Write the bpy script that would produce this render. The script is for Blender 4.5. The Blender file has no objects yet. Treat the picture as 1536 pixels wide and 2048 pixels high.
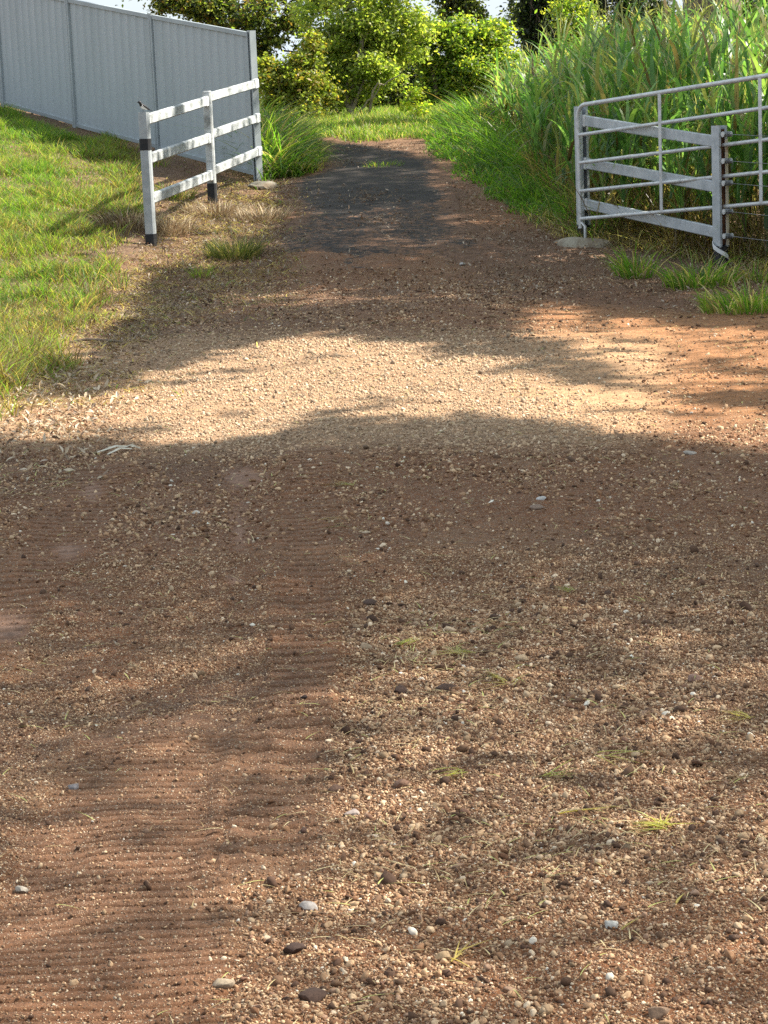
import bpy, math, random
import numpy as np
from mathutils import Vector, Matrix, Quaternion

random.seed(11)
RNG = np.random.default_rng(7)
SC = bpy.context.scene
COL = SC.collection

# ------------------------------------------------------------------ camera maths
F = 4555.0
PITCH = math.radians(10.6)
ROLL = 0.042
CAM = np.array([0.0, 0.0, 1.68])
FW = np.array([0, math.cos(PITCH), -math.sin(PITCH)])
_r0 = np.array([1.0, 0, 0])
_u0 = np.array([0, math.sin(PITCH), math.cos(PITCH)])
RT = _r0 * math.cos(ROLL) - _u0 * math.sin(ROLL)
UP = _r0 * math.sin(ROLL) + _u0 * math.cos(ROLL)


def at(px, py, d):
    """world point seen at photo pixel (px, py) at axial distance d"""
    return CAM + d * (FW + RT * (px - 768) / F - UP * (py - 1024) / F)


def proj(p):
    v = np.asarray(p, float) - CAM
    d = v @ FW
    d = np.where(np.abs(d) < 1e-4, 1e-4, d)
    return 768 + F * (v @ RT) / d, 1024 - F * (v @ UP) / d, d


# ------------------------------------------------------------------ noise
def _hash(ix, iy, seed):
    h = (ix.astype(np.int64) * 374761393 + iy.astype(np.int64) * 668265263 + seed * 974634777) & 0xFFFFFFFF
    h = ((h ^ (h >> 13)) * 1274126177) & 0xFFFFFFFF
    h = h ^ (h >> 16)
    return (h & 0xFFFFFF) / float(0xFFFFFF)


def vnoise(x, y, seed=0):
    x = np.asarray(x, float); y = np.asarray(y, float)
    ix = np.floor(x); iy = np.floor(y)
    fx = x - ix; fy = y - iy
    fx = fx * fx * (3 - 2 * fx); fy = fy * fy * (3 - 2 * fy)
    a = _hash(ix, iy, seed); b = _hash(ix + 1, iy, seed)
    c = _hash(ix, iy + 1, seed); d = _hash(ix + 1, iy + 1, seed)
    return (a * (1 - fx) + b * fx) * (1 - fy) + (c * (1 - fx) + d * fx) * fy


def fbm(x, y, seed=0, octv=4):
    s = 0; a = 0.5; t = 0
    for o in range(octv):
        s = s + a * vnoise(x * 2 ** o + 13.7 * o, y * 2 ** o - 7.1 * o, seed + o)
        t += a; a *= 0.5
    return s / t


def sstep(a, b, x):
    t = np.clip((np.asarray(x, float) - a) / (b - a), 0, 1)
    return t * t * (3 - 2 * t)


def in_poly(px, py, poly):
    px = np.asarray(px, float); py = np.asarray(py, float)
    inside = np.zeros(px.shape, bool)
    n = len(poly)
    for i in range(n):
        x0, y0 = poly[i]; x1, y1 = poly[(i + 1) % n]
        if y0 == y1:
            continue
        c = ((y0 > py) != (y1 > py)) & (px < (x1 - x0) * (py - y0) / (y1 - y0) + x0)
        inside ^= c
    return inside


def poly_dist(px, py, line):
    """distance to a polyline, and arclength at the foot"""
    px = np.asarray(px, float); py = np.asarray(py, float)
    best = np.full(px.shape, 1e9); arc = np.zeros(px.shape); s0 = 0; side = np.zeros(px.shape)
    for (x0, y0), (x1, y1) in zip(line[:-1], line[1:]):
        dx, dy = x1 - x0, y1 - y0
        L = math.hypot(dx, dy)
        t = np.clip(((px - x0) * dx + (py - y0) * dy) / (L * L), 0, 1)
        d = np.hypot(px - x0 - t * dx, py - y0 - t * dy)
        m = d < best
        best = np.where(m, d, best); arc = np.where(m, s0 + t * L, arc)
        side = np.where(m, np.sign((px - x0) * dy - (py - y0) * dx), side)
        s0 += L
    return best, arc, side


# ------------------------------------------------------------------ terrain
_yy = np.linspace(-100, 900, 20001)
_sl = 0.08 * sstep(18.7, 21.3, _yy) * (1 - sstep(32.5, 36, _yy)) - 0.06 * sstep(46, 62, _yy) * (1 - sstep(170, 260, _yy))
_zz = np.concatenate([[0], np.cumsum((_sl[1:] + _sl[:-1]) / 2 * (_yy[1] - _yy[0]))])


def macro(x, y):
    x = np.asarray(x, float); y = np.asarray(y, float)
    z = np.interp(y, _yy, _zz)
    b = np.clip(-x - 1.55 - 0.55 * (1 - sstep(16, 22, y)), 0, 9)
    z = z + 0.135 * b * b / (b + 0.25) * sstep(8.5, 17, y) * (1 - sstep(60, 90, y))
    r = np.clip(x - 1.75, 0, 6)
    z = z + 0.05 * r * r / (r + 0.3) * sstep(19, 22, y) * (1 - sstep(60, 90, y))
    # a low crown in the dirt apron in front of the gateway
    z = z + 0.03 * np.exp(-((x - 0.2) / 1.5) ** 2) * np.exp(-((y - 15) / 4.0) ** 2)
    return z


def G(px, py, fn=macro):
    d = np.linspace(3.0, 70, 14000)
    p = CAM + d[:, None] * (FW + RT * (px - 768) / F - UP * (py - 1024) / F)
    below = p[:, 2] < fn(p[:, 0], p[:, 1])
    i = int(np.argmax(below))
    return p[i]


def gpts(pts):
    return [tuple(G(a, b)[:2]) for a, b in pts]


# wheel and crawler tracks pressed in the dirt: (centre line, half width, bar pitch, depth)
TR_MID = (gpts([(628, 905), (618, 1000), (612, 1100), (606, 1200), (600, 1310), (585, 1420), (560, 1530), (540, 1640), (530, 1740)]), 0.125, 0.088, 0.040)
TR_NEAR = (gpts([(330, 1480), (290, 1600), (250, 1750), (215, 1900), (190, 2080), (160, 2300)]), 0.27, 0.046, 0.026)
TR_LEFT = (gpts([(215, 935), (160, 1020), (95, 1110), (20, 1200), (-90, 1330)]), 0.16, 0.088, 0.030)
TR_RIGHT = (gpts([(1330, 900), (1460, 950), (1640, 1030)]), 0.13, 0.088, 0.004)
TRACKS = [TR_MID, TR_NEAR, TR_LEFT, TR_RIGHT]
SMOOTH = [(490, 955, 40, 28), (478, 1060, 26, 55), (135, 1105, 38, 22), (185, 985, 22, 30), (30, 1265, 70, 45), (470, 1165, 22, 12)]


def track_mask(x, y):
    tot = np.zeros(np.shape(x)); ridge = np.zeros(np.shape(x)); lip = np.zeros(np.shape(x))
    for line, hw, pitch, dep in TRACKS:
        d, s, sd = poly_dist(x, y, line)
        wob = hw * (0.70 + 0.55 * fbm(s * 2.2, sd * 3, 5, 3))
        m = 1 - sstep(wob * 0.82, wob * 1.05, d)
        brk = .5 + .5 * sstep(0.30, 0.55, fbm(x * 2.1, y * 1.5, 31, 3))
        jit = (fbm(x * 5, y * 5, 77, 2) - 0.5) * 0.006
        ph = (s + jit) / pitch
        r = 1 - np.exp(-((ph - np.floor(ph) - .5) / .105) ** 2)
        ridge = np.maximum(ridge, m * r * brk * dep)
        lip = np.maximum(lip, np.exp(-((d - wob * 1.12) / 0.028) ** 2) * dep * .3)
        tot = np.maximum(tot, m)
    return tot, ridge, lip


def smooth_mask(x, y):
    px, py, d = proj(np.stack([x, y, macro(x, y)], -1))
    m = np.zeros(np.shape(x))
    n = fbm(x * 6, y * 3, 19, 3)
    for cx, cy, rx, ry in SMOOTH:
        q = np.hypot((px - cx) / rx, (py - cy) / ry) + (n - 0.5) * 1.3
        m = np.maximum(m, 1 - sstep(0.2, 1.3, q))
    return m


def micro(x, y, full=False):
    w = 1 - sstep(60, 120, y)
    tot, ridge, lip = track_mask(x, y)
    z = (fbm(x * 1.1, y * 1.1, 3, 2) - 0.5) * 0.045
    z = z + (fbm(x * 7, y * 7, 8, 4) - 0.5) * 0.022 * (1 - 0.88 * tot)
    z = z + (fbm(x * 30, y * 30, 9, 3) - 0.5) * 0.011 * (1 - 0.8 * tot)
    z = z - tot * 0.012 + ridge + lip
    return z * w


def H(x, y):
    x = np.asarray(x, float); y = np.asarray(y, float)
    return macro(x, y) + micro(x, y)


# driveway of old bitumen: edges from the gateway up to the crest
L_EDGE = [(520, 560), (531, 520), (545, 470), (585, 425), (560, 392), (560, 372), (632, 352), (640, 320), (634, 298), (622, 287), (560, 281)]
R_EDGE = [(1010, 590), (985, 520), (962, 478), (938, 435), (915, 392), (896, 362), (878, 338), (850, 320), (800, 303), (740, 292), (660, 282)]
LG = np.array([G(a, b) for a, b in L_EDGE]); RG = np.array([G(a, b) for a, b in R_EDGE])


def drive_mask(x, y):
    yl = LG[:, 1]; yr = RG[:, 1]
    xl = np.interp(y, yl, LG[:, 0]); xr = np.interp(y, yr, RG[:, 0])
    return xl, xr


# ------------------------------------------------------------------ mesh helpers
def mesh_np(name, V, faces, cols=None, mat=None, smooth=False, parent=None, mats=None, midx=None):
    """faces: int array (n,k) or a list of such arrays"""
    me = bpy.data.meshes.new(name)
    V = np.asarray(V, np.float32)
    if not isinstance(faces, list):
        faces = [faces]
    faces = [np.asarray(f, np.int32) for f in faces if len(f)]
    nl = sum(f.size for f in faces); nf = sum(len(f) for f in faces)
    me.vertices.add(len(V)); me.vertices.foreach_set('co', V.ravel())
    me.loops.add(nl); me.loops.foreach_set('vertex_index', np.concatenate([f.ravel() for f in faces]))
    me.polygons.add(nf)
    tot = np.concatenate([np.full(len(f), f.shape[1], np.int32) for f in faces])
    st = np.concatenate([[0], np.cumsum(tot)[:-1]]).astype(np.int32)
    me.polygons.foreach_set('loop_start', st)
    me.polygons.foreach_set('loop_total', tot)
    if smooth:
        me.polygons.foreach_set('use_smooth', np.ones(nf, bool))
    if midx is not None:
        me.polygons.foreach_set('material_index', np.asarray(midx, np.int32))
    me.update(calc_edges=True)
    me.validate()
    if cols is not None:
        c = np.ones((len(V), 4), np.float32)
        c[:, :cols.shape[1]] = cols
        a = me.color_attributes.new('Col', 'FLOAT_COLOR', 'POINT')
        a.data.foreach_set('color', c.ravel())
    for m in (mats or ([mat] if mat else [])):
        me.materials.append(m)
    o = bpy.data.objects.new(name, me)
    COL.objects.link(o)
    if parent is not None:
        o.parent = parent
    return o


def tag(o, label=None, cat=None, group=None, kind=None):
    if label: o['label'] = label
    if cat: o['category'] = cat
    if group: o['group'] = group
    if kind: o['kind'] = kind
    return o


def thing(name, label, cat, loc=(0, 0, 0), group=None, rz=0):
    o = bpy.data.objects.new(name, None)
    o.empty_display_size = 0.1
    COL.objects.link(o)
    o.location = loc; o.rotation_euler = (0, 0, rz)
    tag(o, label, cat, group)
    return o


class MB:
    """collects simple solids; build() links them as one mesh"""
    def __init__(self):
        self.v = []; self.f = []; self.n = 0

    def add(self, V, Fs):
        V = np.asarray(V, float)
        self.v.append(V)
        for f in Fs:
            self.f.append([i + self.n for i in f])
        self.n += len(V)

    def prism(self, prof, p0, p1, ux, uy, prof1=None):
        """closed profile (list of (a,b)) swept from p0 to p1; ux, uy are the profile axes"""
        p0 = np.asarray(p0, float); p1 = np.asarray(p1, float); ux = np.asarray(ux, float); uy = np.asarray(uy, float)
        n = len(prof); prof1 = prof1 or prof
        A = [p0 + a * ux + b * uy for a, b in prof]; B = [p1 + a * ux + b * uy for a, b in prof1]
        Fs = [[i, (i + 1) % n, n + (i + 1) % n, n + i] for i in range(n)]
        Fs += [list(range(n))[::-1], list(range(n, 2 * n))]
        self.add(A + B, Fs)

    def bar(self, p0, p1, w, h, up=(0, 0, 1), bev=0.006):
        """bevelled box from p0 to p1, w across, h along up"""
        p0 = np.asarray(p0, float); p1 = np.asarray(p1, float)
        d = p1 - p0; d /= np.linalg.norm(d)
        up = np.asarray(up, float)
        s = np.cross(d, up); s /= np.linalg.norm(s)
        u = np.cross(s, d)
        a, b, e = w / 2, h / 2, min(bev, w / 3, h / 3)
        prof = [(-a + e, -b), (a - e, -b), (a, -b + e), (a, b - e), (a - e, b), (-a + e, b), (-a, b - e), (-a, -b + e)]
        self.prism(prof, p0, p1, s, u)

    def tube(self, pts, rad, seg=10, cap=True):
        pts = np.asarray(pts, float); n = len(pts)
        rad = np.full(n, rad) if np.isscalar(rad) else np.asarray(rad, float)
        T = np.gradient(pts, axis=0) if n > 2 else np.repeat((pts[1] - pts[0])[None], n, 0)
        T /= np.linalg.norm(T, axis=1)[:, None] + 1e-12
        ref = np.array([0, 0, 1.0]) if abs(T[0][2]) < 0.9 else np.array([1.0, 0, 0])
        V = []
        for i in range(n):
            s = np.cross(T[i], ref); s /= np.linalg.norm(s) + 1e-12
            u = np.cross(s, T[i]); ref = u if i or True else ref
            for k in range(seg):
                a = 2 * math.pi * k / seg
                V.append(pts[i] + rad[i] * (math.cos(a) * s + math.sin(a) * u))
        Fs = []
        for i in range(n - 1):
            for k in range(seg):
                k2 = (k + 1) % seg
                Fs.append([i * seg + k, i * seg + k2, (i + 1) * seg + k2, (i + 1) * seg + k])
        if cap:
            Fs.append(list(range(seg))[::-1]); Fs.append([(n - 1) * seg + k for k in range(seg)])
        self.add(V, Fs)

    def build(self, name, mat, parent=None, smooth=False, origin=None):
        V = np.concatenate(self.v)
        if origin is not None:
            V = V - np.asarray(origin)
        me = bpy.data.meshes.new(name)
        me.from_pydata(V.tolist(), [], self.f)
        me.update()
        if smooth:
            me.polygons.foreach_set('use_smooth', np.ones(len(me.polygons), bool))
            me.set_sharp_from_angle(angle=math.radians(40))
        if mat: me.materials.append(mat)
        o = bpy.data.objects.new(name, me); COL.objects.link(o)
        if parent is not None: o.parent = parent
        return o


# ------------------------------------------------------------------ materials
def new_mat(name):
    m = bpy.data.materials.new(name); m.use_nodes = True
    nt = m.node_tree; nt.nodes.clear()
    out = nt.nodes.new('ShaderNodeOutputMaterial')
    return m, nt, out


def N(nt, t, **kw):
    n = nt.nodes.new(t)
    for k, v in kw.items():
        if k.startswith('i_'):
            n.inputs[k[2:].replace('_', ' ')].default_value = v
        else:
            setattr(n, k, v)
    return n


def ramp_node(nt, stops):
    r = nt.nodes.new('ShaderNodeValToRGB')
    el = r.color_ramp.elements
    while len(el) < len(stops): el.new(0.5)
    for e, (p, c) in zip(el, stops):
        e.position = p; e.color = (*c, 1) if len(c) == 3 else c
    return r


def leaf_mat(name, trans=0.45, rough=0.5, spec=0.35, gain=1.0, tint=(1.05, 1.12, 0.40)):
    m, nt, out = new_mat(name)
    a = N(nt, 'ShaderNodeAttribute', attribute_name='Col')
    b = N(nt, 'ShaderNodeBsdfPrincipled'); b.inputs['Roughness'].default_value = rough
    b.inputs['Specular IOR Level'].default_value = spec
    t = N(nt, 'ShaderNodeBsdfTranslucent')
    mul = N(nt, 'ShaderNodeMixRGB', blend_type='MULTIPLY'); mul.inputs[0].default_value = 1
    mul.inputs[2].default_value = (*[min(3, c * 1.9) for c in tint], 1)
    mx = N(nt, 'ShaderNodeMixShader'); mx.inputs[0].default_value = trans
    nt.links.new(a.outputs['Color'], b.inputs['Base Color'])
    nt.links.new(a.outputs['Color'], mul.inputs[1])
    nt.links.new(mul.outputs[0], t.inputs['Color'])
    nt.links.new(b.outputs[0], mx.inputs[1]); nt.links.new(t.outputs[0], mx.inputs[2])
    nt.links.new(mx.outputs[0], out.inputs[0])
    return m


def attr_mat(name, rough=0.85, spec=0.3, noise=30, amount=0.35, bump=0.3, bdist=0.002):
    m, nt, out = new_mat(name)
    a = N(nt, 'ShaderNodeAttribute', attribute_name='Col')
    tc = N(nt, 'ShaderNodeNewGeometry')
    nz = N(nt, 'ShaderNodeTexNoise'); nz.inputs['Scale'].default_value = noise; nz.inputs['Detail'].default_value = 5
    nt.links.new(tc.outputs['Position'], nz.inputs['Vector'])
    mr = N(nt, 'ShaderNodeMapRange'); mr.inputs[1].default_value = 0.25; mr.inputs[2].default_value = 0.75
    mr.inputs[3].default_value = 1 - amount; mr.inputs[4].default_value = 1 + amount
    nt.links.new(nz.outputs['Fac'], mr.inputs[0])
    mul = N(nt, 'ShaderNodeVectorMath', operation='SCALE')
    nt.links.new(a.outputs['Color'], mul.inputs[0]); nt.links.new(mr.outputs[0], mul.inputs['Scale'])
    b = N(nt, 'ShaderNodeBsdfPrincipled'); b.inputs['Roughness'].default_value = rough
    b.inputs['Specular IOR Level'].default_value = spec
    bp = N(nt, 'ShaderNodeBump'); bp.inputs['Strength'].default_value = bump; bp.inputs['Distance'].default_value = bdist
    nt.links.new(nz.outputs['Fac'], bp.inputs['Height'])
    nt.links.new(bp.outputs[0], b.inputs['Normal'])
    nt.links.new(mul.outputs[0], b.inputs['Base Color'])
    nt.links.new(b.outputs[0], out.inputs[0])
    return m


def paint_mat(name, base, dirt, rough=0.5, metal=0.0, scale=6, lo=0.45, hi=0.7, spec=0.4, bump=0.1, stretch=(1, 1, 1), fine=0.08):
    m, nt, out = new_mat(name)
    tc = N(nt, 'ShaderNodeTexCoord')
    mp = N(nt, 'ShaderNodeMapping'); mp.inputs['Scale'].default_value = stretch
    nt.links.new(tc.outputs['Object'], mp.inputs[0])
    nz = N(nt, 'ShaderNodeTexNoise'); nz.inputs['Scale'].default_value = scale; nz.inputs['Detail'].default_value = 7; nz.inputs['Roughness'].default_value = 0.65
    nt.links.new(mp.outputs[0], nz.inputs['Vector'])
    mr = N(nt, 'ShaderNodeMapRange'); mr.inputs[1].default_value = lo; mr.inputs[2].default_value = hi
    nt.links.new(nz.outputs['Fac'], mr.inputs[0])
    mx = N(nt, 'ShaderNodeMixRGB'); mx.inputs[1].default_value = (*base, 1); mx.inputs[2].default_value = (*dirt, 1)
    nt.links.new(mr.outputs[0], mx.inputs[0])
    n2 = N(nt, 'ShaderNodeTexNoise'); n2.inputs['Scale'].default_value = 90; n2.inputs['Detail'].default_value = 3
    nt.links.new(mp.outputs[0], n2.inputs['Vector'])
    m2 = N(nt, 'ShaderNodeMapRange'); m2.inputs[1].default_value = 0.3; m2.inputs[2].default_value = 0.7
    m2.inputs[3].default_value = 1 - fine; m2.inputs[4].default_value = 1 + fine
    nt.links.new(n2.outputs['Fac'], m2.inputs[0])
    sc = N(nt, 'ShaderNodeVectorMath', operation='SCALE')
    nt.links.new(mx.outputs[0], sc.inputs[0]); nt.links.new(m2.outputs[0], sc.inputs['Scale'])
    b = N(nt, 'ShaderNodeBsdfPrincipled'); b.inputs['Metallic'].default_value = metal
    b.inputs['Specular IOR Level'].default_value = spec
    r2 = N(nt, 'ShaderNodeMapRange'); r2.inputs[3].default_value = rough - 0.1; r2.inputs[4].default_value = min(1, rough + 0.2)
    nt.links.new(nz.outputs['Fac'], r2.inputs[0]); nt.links.new(r2.outputs[0], b.inputs['Roughness'])
    bp = N(nt, 'ShaderNodeBump'); bp.inputs['Strength'].default_value = bump; bp.inputs['Distance'].default_value = 0.003
    nt.links.new(n2.outputs['Fac'], bp.inputs['Height']); nt.links.new(bp.outputs[0], b.inputs['Normal'])
    nt.links.new(sc.outputs[0], b.inputs['Base Color'])
    nt.links.new(b.outputs[0], out.inputs[0])
    return m


def soil_mat():
    m, nt, out = new_mat('red_soil')
    a = N(nt, 'ShaderNodeAttribute', attribute_name='Col')
    g = N(nt, 'ShaderNodeNewGeometry')
    n1 = N(nt, 'ShaderNodeTexNoise'); n1.inputs['Scale'].default_value = 22; n1.inputs['Detail'].default_value = 8; n1.inputs['Roughness'].default_value = 0.7
    n2 = N(nt, 'ShaderNodeTexNoise'); n2.inputs['Scale'].default_value = 190; n2.inputs['Detail'].default_value = 4
    for n in (n1, n2): nt.links.new(g.outputs['Position'], n.inputs['Vector'])
    mr = N(nt, 'ShaderNodeMapRange'); mr.inputs[1].default_value = 0.28; mr.inputs[2].default_value = 0.72; mr.inputs[3].default_value = 0.55; mr.inputs[4].default_value = 1.45
    nt.links.new(n1.outputs['Fac'], mr.inputs[0])
    m2 = N(nt, 'ShaderNodeMapRange'); m2.inputs[1].default_value = 0.3; m2.inputs[2].default_value = 0.7; m2.inputs[3].default_value = 0.7; m2.inputs[4].default_value = 1.3
    nt.links.new(n2.outputs['Fac'], m2.inputs[0])
    pr = N(nt, 'ShaderNodeMath', operation='MULTIPLY')
    nt.links.new(mr.outputs[0], pr.inputs[0]); nt.links.new(m2.outputs[0], pr.inputs[1])
    sc = N(nt, 'ShaderNodeVectorMath', operation='SCALE')
    nt.links.new(a.outputs['Color'], sc.inputs[0]); nt.links.new(pr.outputs[0], sc.inputs['Scale'])
    # fine stones bedded in the soil: two sizes of cells, each with a colour and a domed height of its own
    col = sc.outputs[0]; hgt = None
    for scale, cover in ((115, .48), (230, .66)):
        vo = N(nt, 'ShaderNodeTexVoronoi'); vo.inputs['Scale'].default_value = scale
        nt.links.new(g.outputs['Position'], vo.inputs['Vector'])
        sp = N(nt, 'ShaderNodeSeparateColor'); nt.links.new(vo.outputs['Color'], sp.inputs[0])
        cov = N(nt, 'ShaderNodeMath', operation='MULTIPLY'); cov.inputs[1].default_value = cover; nt.links.new(a.outputs['Alpha'], cov.inputs[0])
        lt = N(nt, 'ShaderNodeMath', operation='LESS_THAN'); nt.links.new(sp.outputs[0], lt.inputs[0]); nt.links.new(cov.outputs[0], lt.inputs[1])
        dm = N(nt, 'ShaderNodeMapRange'); dm.inputs[1].default_value = .50; dm.inputs[2].default_value = .36
        nt.links.new(vo.outputs['Distance'], dm.inputs[0])
        mk = N(nt, 'ShaderNodeMath', operation='MULTIPLY'); nt.links.new(lt.outputs[0], mk.inputs[0]); nt.links.new(dm.outputs[0], mk.inputs[1])
        rp = ramp_node(nt, [(0, (.12, .064, .038)), (.3, (.215, .125, .075)), (.6, (.32, .205, .128)), (.85, (.42, .295, .19)), (1, (.58, .47, .34))])
        nt.links.new(sp.outputs[1], rp.inputs[0])
        mx = N(nt, 'ShaderNodeMixRGB'); nt.links.new(mk.outputs[0], mx.inputs[0]); nt.links.new(col, mx.inputs[1]); nt.links.new(rp.outputs[0], mx.inputs[2])
        col = mx.outputs[0]
        dome = N(nt, 'ShaderNodeMapRange'); dome.inputs[1].default_value = .5; dome.inputs[2].default_value = .0; dome.interpolation_type = 'SMOOTHSTEP'
        nt.links.new(vo.outputs['Distance'], dome.inputs[0])
        dh = N(nt, 'ShaderNodeMath', operation='MULTIPLY'); nt.links.new(dome.outputs[0], dh.inputs[0]); nt.links.new(lt.outputs[0], dh.inputs[1])
        dk = N(nt, 'ShaderNodeMath', operation='MULTIPLY'); dk.inputs[1].default_value = .75 * 115 / scale; nt.links.new(dh.outputs[0], dk.inputs[0])
        if hgt is None: hgt = dk.outputs[0]
        else:
            mxh = N(nt, 'ShaderNodeMath', operation='MAXIMUM'); nt.links.new(hgt, mxh.inputs[0]); nt.links.new(dk.outputs[0], mxh.inputs[1]); hgt = mxh.outputs[0]
    b = N(nt, 'ShaderNodeBsdfPrincipled'); b.inputs['Roughness'].default_value = 0.9; b.inputs['Specular IOR Level'].default_value = 0.25
    hs = N(nt, 'ShaderNodeMath', operation='ADD')
    nt.links.new(n1.outputs['Fac'], hs.inputs[0]); nt.links.new(hgt, hs.inputs[1])
    bp = N(nt, 'ShaderNodeBump'); bp.inputs['Strength'].default_value = 1.0; bp.inputs['Distance'].default_value = 0.009
    nt.links.new(hs.outputs[0], bp.inputs['Height']); nt.links.new(bp.outputs[0], b.inputs['Normal'])
    nt.links.new(mx.outputs[0], b.inputs['Base Color']); nt.links.new(b.outputs[0], out.inputs[0])
    return m


def bitumen_mat():
    m, nt, out = new_mat('old_bitumen')
    a = N(nt, 'ShaderNodeAttribute', attribute_name='Col')       # r: how much red dirt lies on the bitumen
    g = N(nt, 'ShaderNodeNewGeometry')
    n1 = N(nt, 'ShaderNodeTexNoise'); n1.inputs['Scale'].default_value = 3.0; n1.inputs['Detail'].default_value = 8; n1.inputs['Roughness'].default_value = 0.7
    n2 = N(nt, 'ShaderNodeTexNoise'); n2.inputs['Scale'].default_value = 90; n2.inputs['Detail'].default_value = 3
    n3 = N(nt, 'ShaderNodeTexNoise'); n3.inputs['Scale'].default_value = 14; n3.inputs['Detail'].default_value = 6; n3.inputs['Roughness'].default_value = 0.75
    for n in (n1, n2, n3): nt.links.new(g.outputs['Position'], n.inputs['Vector'])
    c1 = ramp_node(nt, [(0.32, (0.010, 0.008, 0.007)), (0.54, (0.030, 0.024, 0.0195)), (0.72, (0.085, 0.060, 0.043))])
    nt.links.new(n1.outputs['Fac'], c1.inputs[0])
    ds = ramp_node(nt, [(0.35, (0.085, 0.040, 0.020)), (0.65, (0.165, 0.090, 0.050))])
    nt.links.new(n3.outputs['Fac'], ds.inputs[0])
    sp = N(nt, 'ShaderNodeSeparateColor'); nt.links.new(a.outputs['Color'], sp.inputs[0])
    ad = N(nt, 'ShaderNodeMath', operation='ADD'); nt.links.new(sp.outputs[0], ad.inputs[0])
    sb = N(nt, 'ShaderNodeMapRange'); sb.inputs[1].default_value = 0.3; sb.inputs[2].default_value = 0.7; sb.inputs[3].default_value = -0.5; sb.inputs[4].default_value = 0.5
    nt.links.new(n3.outputs['Fac'], sb.inputs[0]); nt.links.new(sb.outputs[0], ad.inputs[1])
    th = N(nt, 'ShaderNodeMapRange'); th.inputs[1].default_value = 0.38; th.inputs[2].default_value = 0.72
    nt.links.new(ad.outputs[0], th.inputs[0])
    mx = N(nt, 'ShaderNodeMixRGB'); nt.links.new(th.outputs[0], mx.inputs[0]); nt.links.new(c1.outputs[0], mx.inputs[1]); nt.links.new(ds.outputs[0], mx.inputs[2])
    m2 = N(nt, 'ShaderNodeMapRange'); m2.inputs[1].default_value = 0.3; m2.inputs[2].default_value = 0.7; m2.inputs[3].default_value = 0.6; m2.inputs[4].default_value = 1.5
    nt.links.new(n2.outputs['Fac'], m2.inputs[0])
    sc = N(nt, 'ShaderNodeVectorMath', operation='SCALE'); nt.links.new(mx.outputs[0], sc.inputs[0]); nt.links.new(m2.outputs[0], sc.inputs['Scale'])
    b = N(nt, 'ShaderNodeBsdfPrincipled'); b.inputs['Roughness'].default_value = 0.85; b.inputs['Specular IOR Level'].default_value = 0.3
    bp = N(nt, 'ShaderNodeBump'); bp.inputs['Strength'].default_value = 0.7; bp.inputs['Distance'].default_value = 0.01
    nt.links.new(n2.outputs['Fac'], bp.inputs['Height']); nt.links.new(bp.outputs[0], b.inputs['Normal'])
    nt.links.new(sc.outputs[0], b.inputs['Base Color']); nt.links.new(b.outputs[0], out.inputs[0])
    return m


M_SOIL = soil_mat()
M_BIT = bitumen_mat()
M_STONE = attr_mat('pebble_stone', 0.85, 0.3, 160, 0.3, 0.4, 0.002)
M_LITTER = leaf_mat('dry_leaf', 0.2, 0.7, 0.2, tint=(0.6, 0.5, 0.4))
M_GRASS = leaf_mat('grass_blade', 0.55, 0.45, 0.35)
M_REED = leaf_mat('tall_grass_blade', 0.5, 0.38, 0.45, tint=(1.0, 1.08, 0.45))
M_LEAF = leaf_mat('tree_leaf', 0.6, 0.42, 0.5, tint=(.92, 1.05, .38))
M_BARK = attr_mat('bark', 0.9, 0.2, 24, 0.45, 0.8, 0.02)
M_SHEET = paint_mat('fence_sheet', (0.385, 0.425, 0.445), (0.345, 0.385, 0.40), 0.5, 0, 1.2, 0.4, 0.7, 0.4, 0.0, (1, 1, 0.4), 0.03)
M_TRIM = paint_mat('fence_trim', (0.33, 0.37, 0.385), (0.27, 0.30, 0.315), 0.45, 0, 2, 0.4, 0.7, 0.45, 0.0, (1, 1, 1), 0.03)
M_GALV = paint_mat('galvanised_steel', (0.50, 0.53, 0.555), (0.36, 0.39, 0.41), 0.48, 0.25, 9, 0.4, 0.65, 0.5, 0.05, (1, 1, 1), 0.08)
M_POST = paint_mat('grey_post', (0.36, 0.39, 0.405), (0.27, 0.295, 0.305), 0.55, 0.1, 8, 0.4, 0.65, 0.4, 0.08)
M_PIPE = paint_mat('galvanised_pipe', (0.62, 0.63, 0.63), (0.42, 0.43, 0.43), 0.42, 0.3, 14, 0.45, 0.68, 0.5, 0.05)
M_WHITE = paint_mat('weathered_white_rail', (0.47, 0.495, 0.50), (0.17, 0.18, 0.17), 0.6, 0, 7, 0.42, 0.72, 0.3, 0.15, (1, 0.7, 1.6), 0.1)
M_BRACKET = paint_mat('white_bracket', (0.60, 0.62, 0.62), (0.36, 0.37, 0.36), 0.55, 0, 8, 0.5, 0.7, 0.3, 0.1)
M_BLACK = paint_mat('black_rubber_paint', (0.018, 0.019, 0.022), (0.05, 0.045, 0.04), 0.6, 0, 14, 0.5, 0.7, 0.3, 0.1)
M_RUST = paint_mat('rusty_channel', (0.16, 0.07, 0.035), (0.07, 0.035, 0.02), 0.8, 0, 12, 0.4, 0.6, 0.2, 0.3)
M_CREAM = paint_mat('cream_painted_edge', (0.55, 0.48, 0.36), (0.22, 0.09, 0.04), 0.6, 0, 7, 0.55, 0.68, 0.3, 0.15, (1, 1, 0.7))
M_WIRE = paint_mat('fence_wire', (0.33, 0.34, 0.36), (0.2, 0.2, 0.2), 0.45, 0.6, 30, 0.4, 0.6)
M_CHAIN = paint_mat('dark_chain', (0.05, 0.045, 0.04), (0.11, 0.06, 0.03), 0.55, 0.5, 40, 0.4, 0.6)
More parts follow.
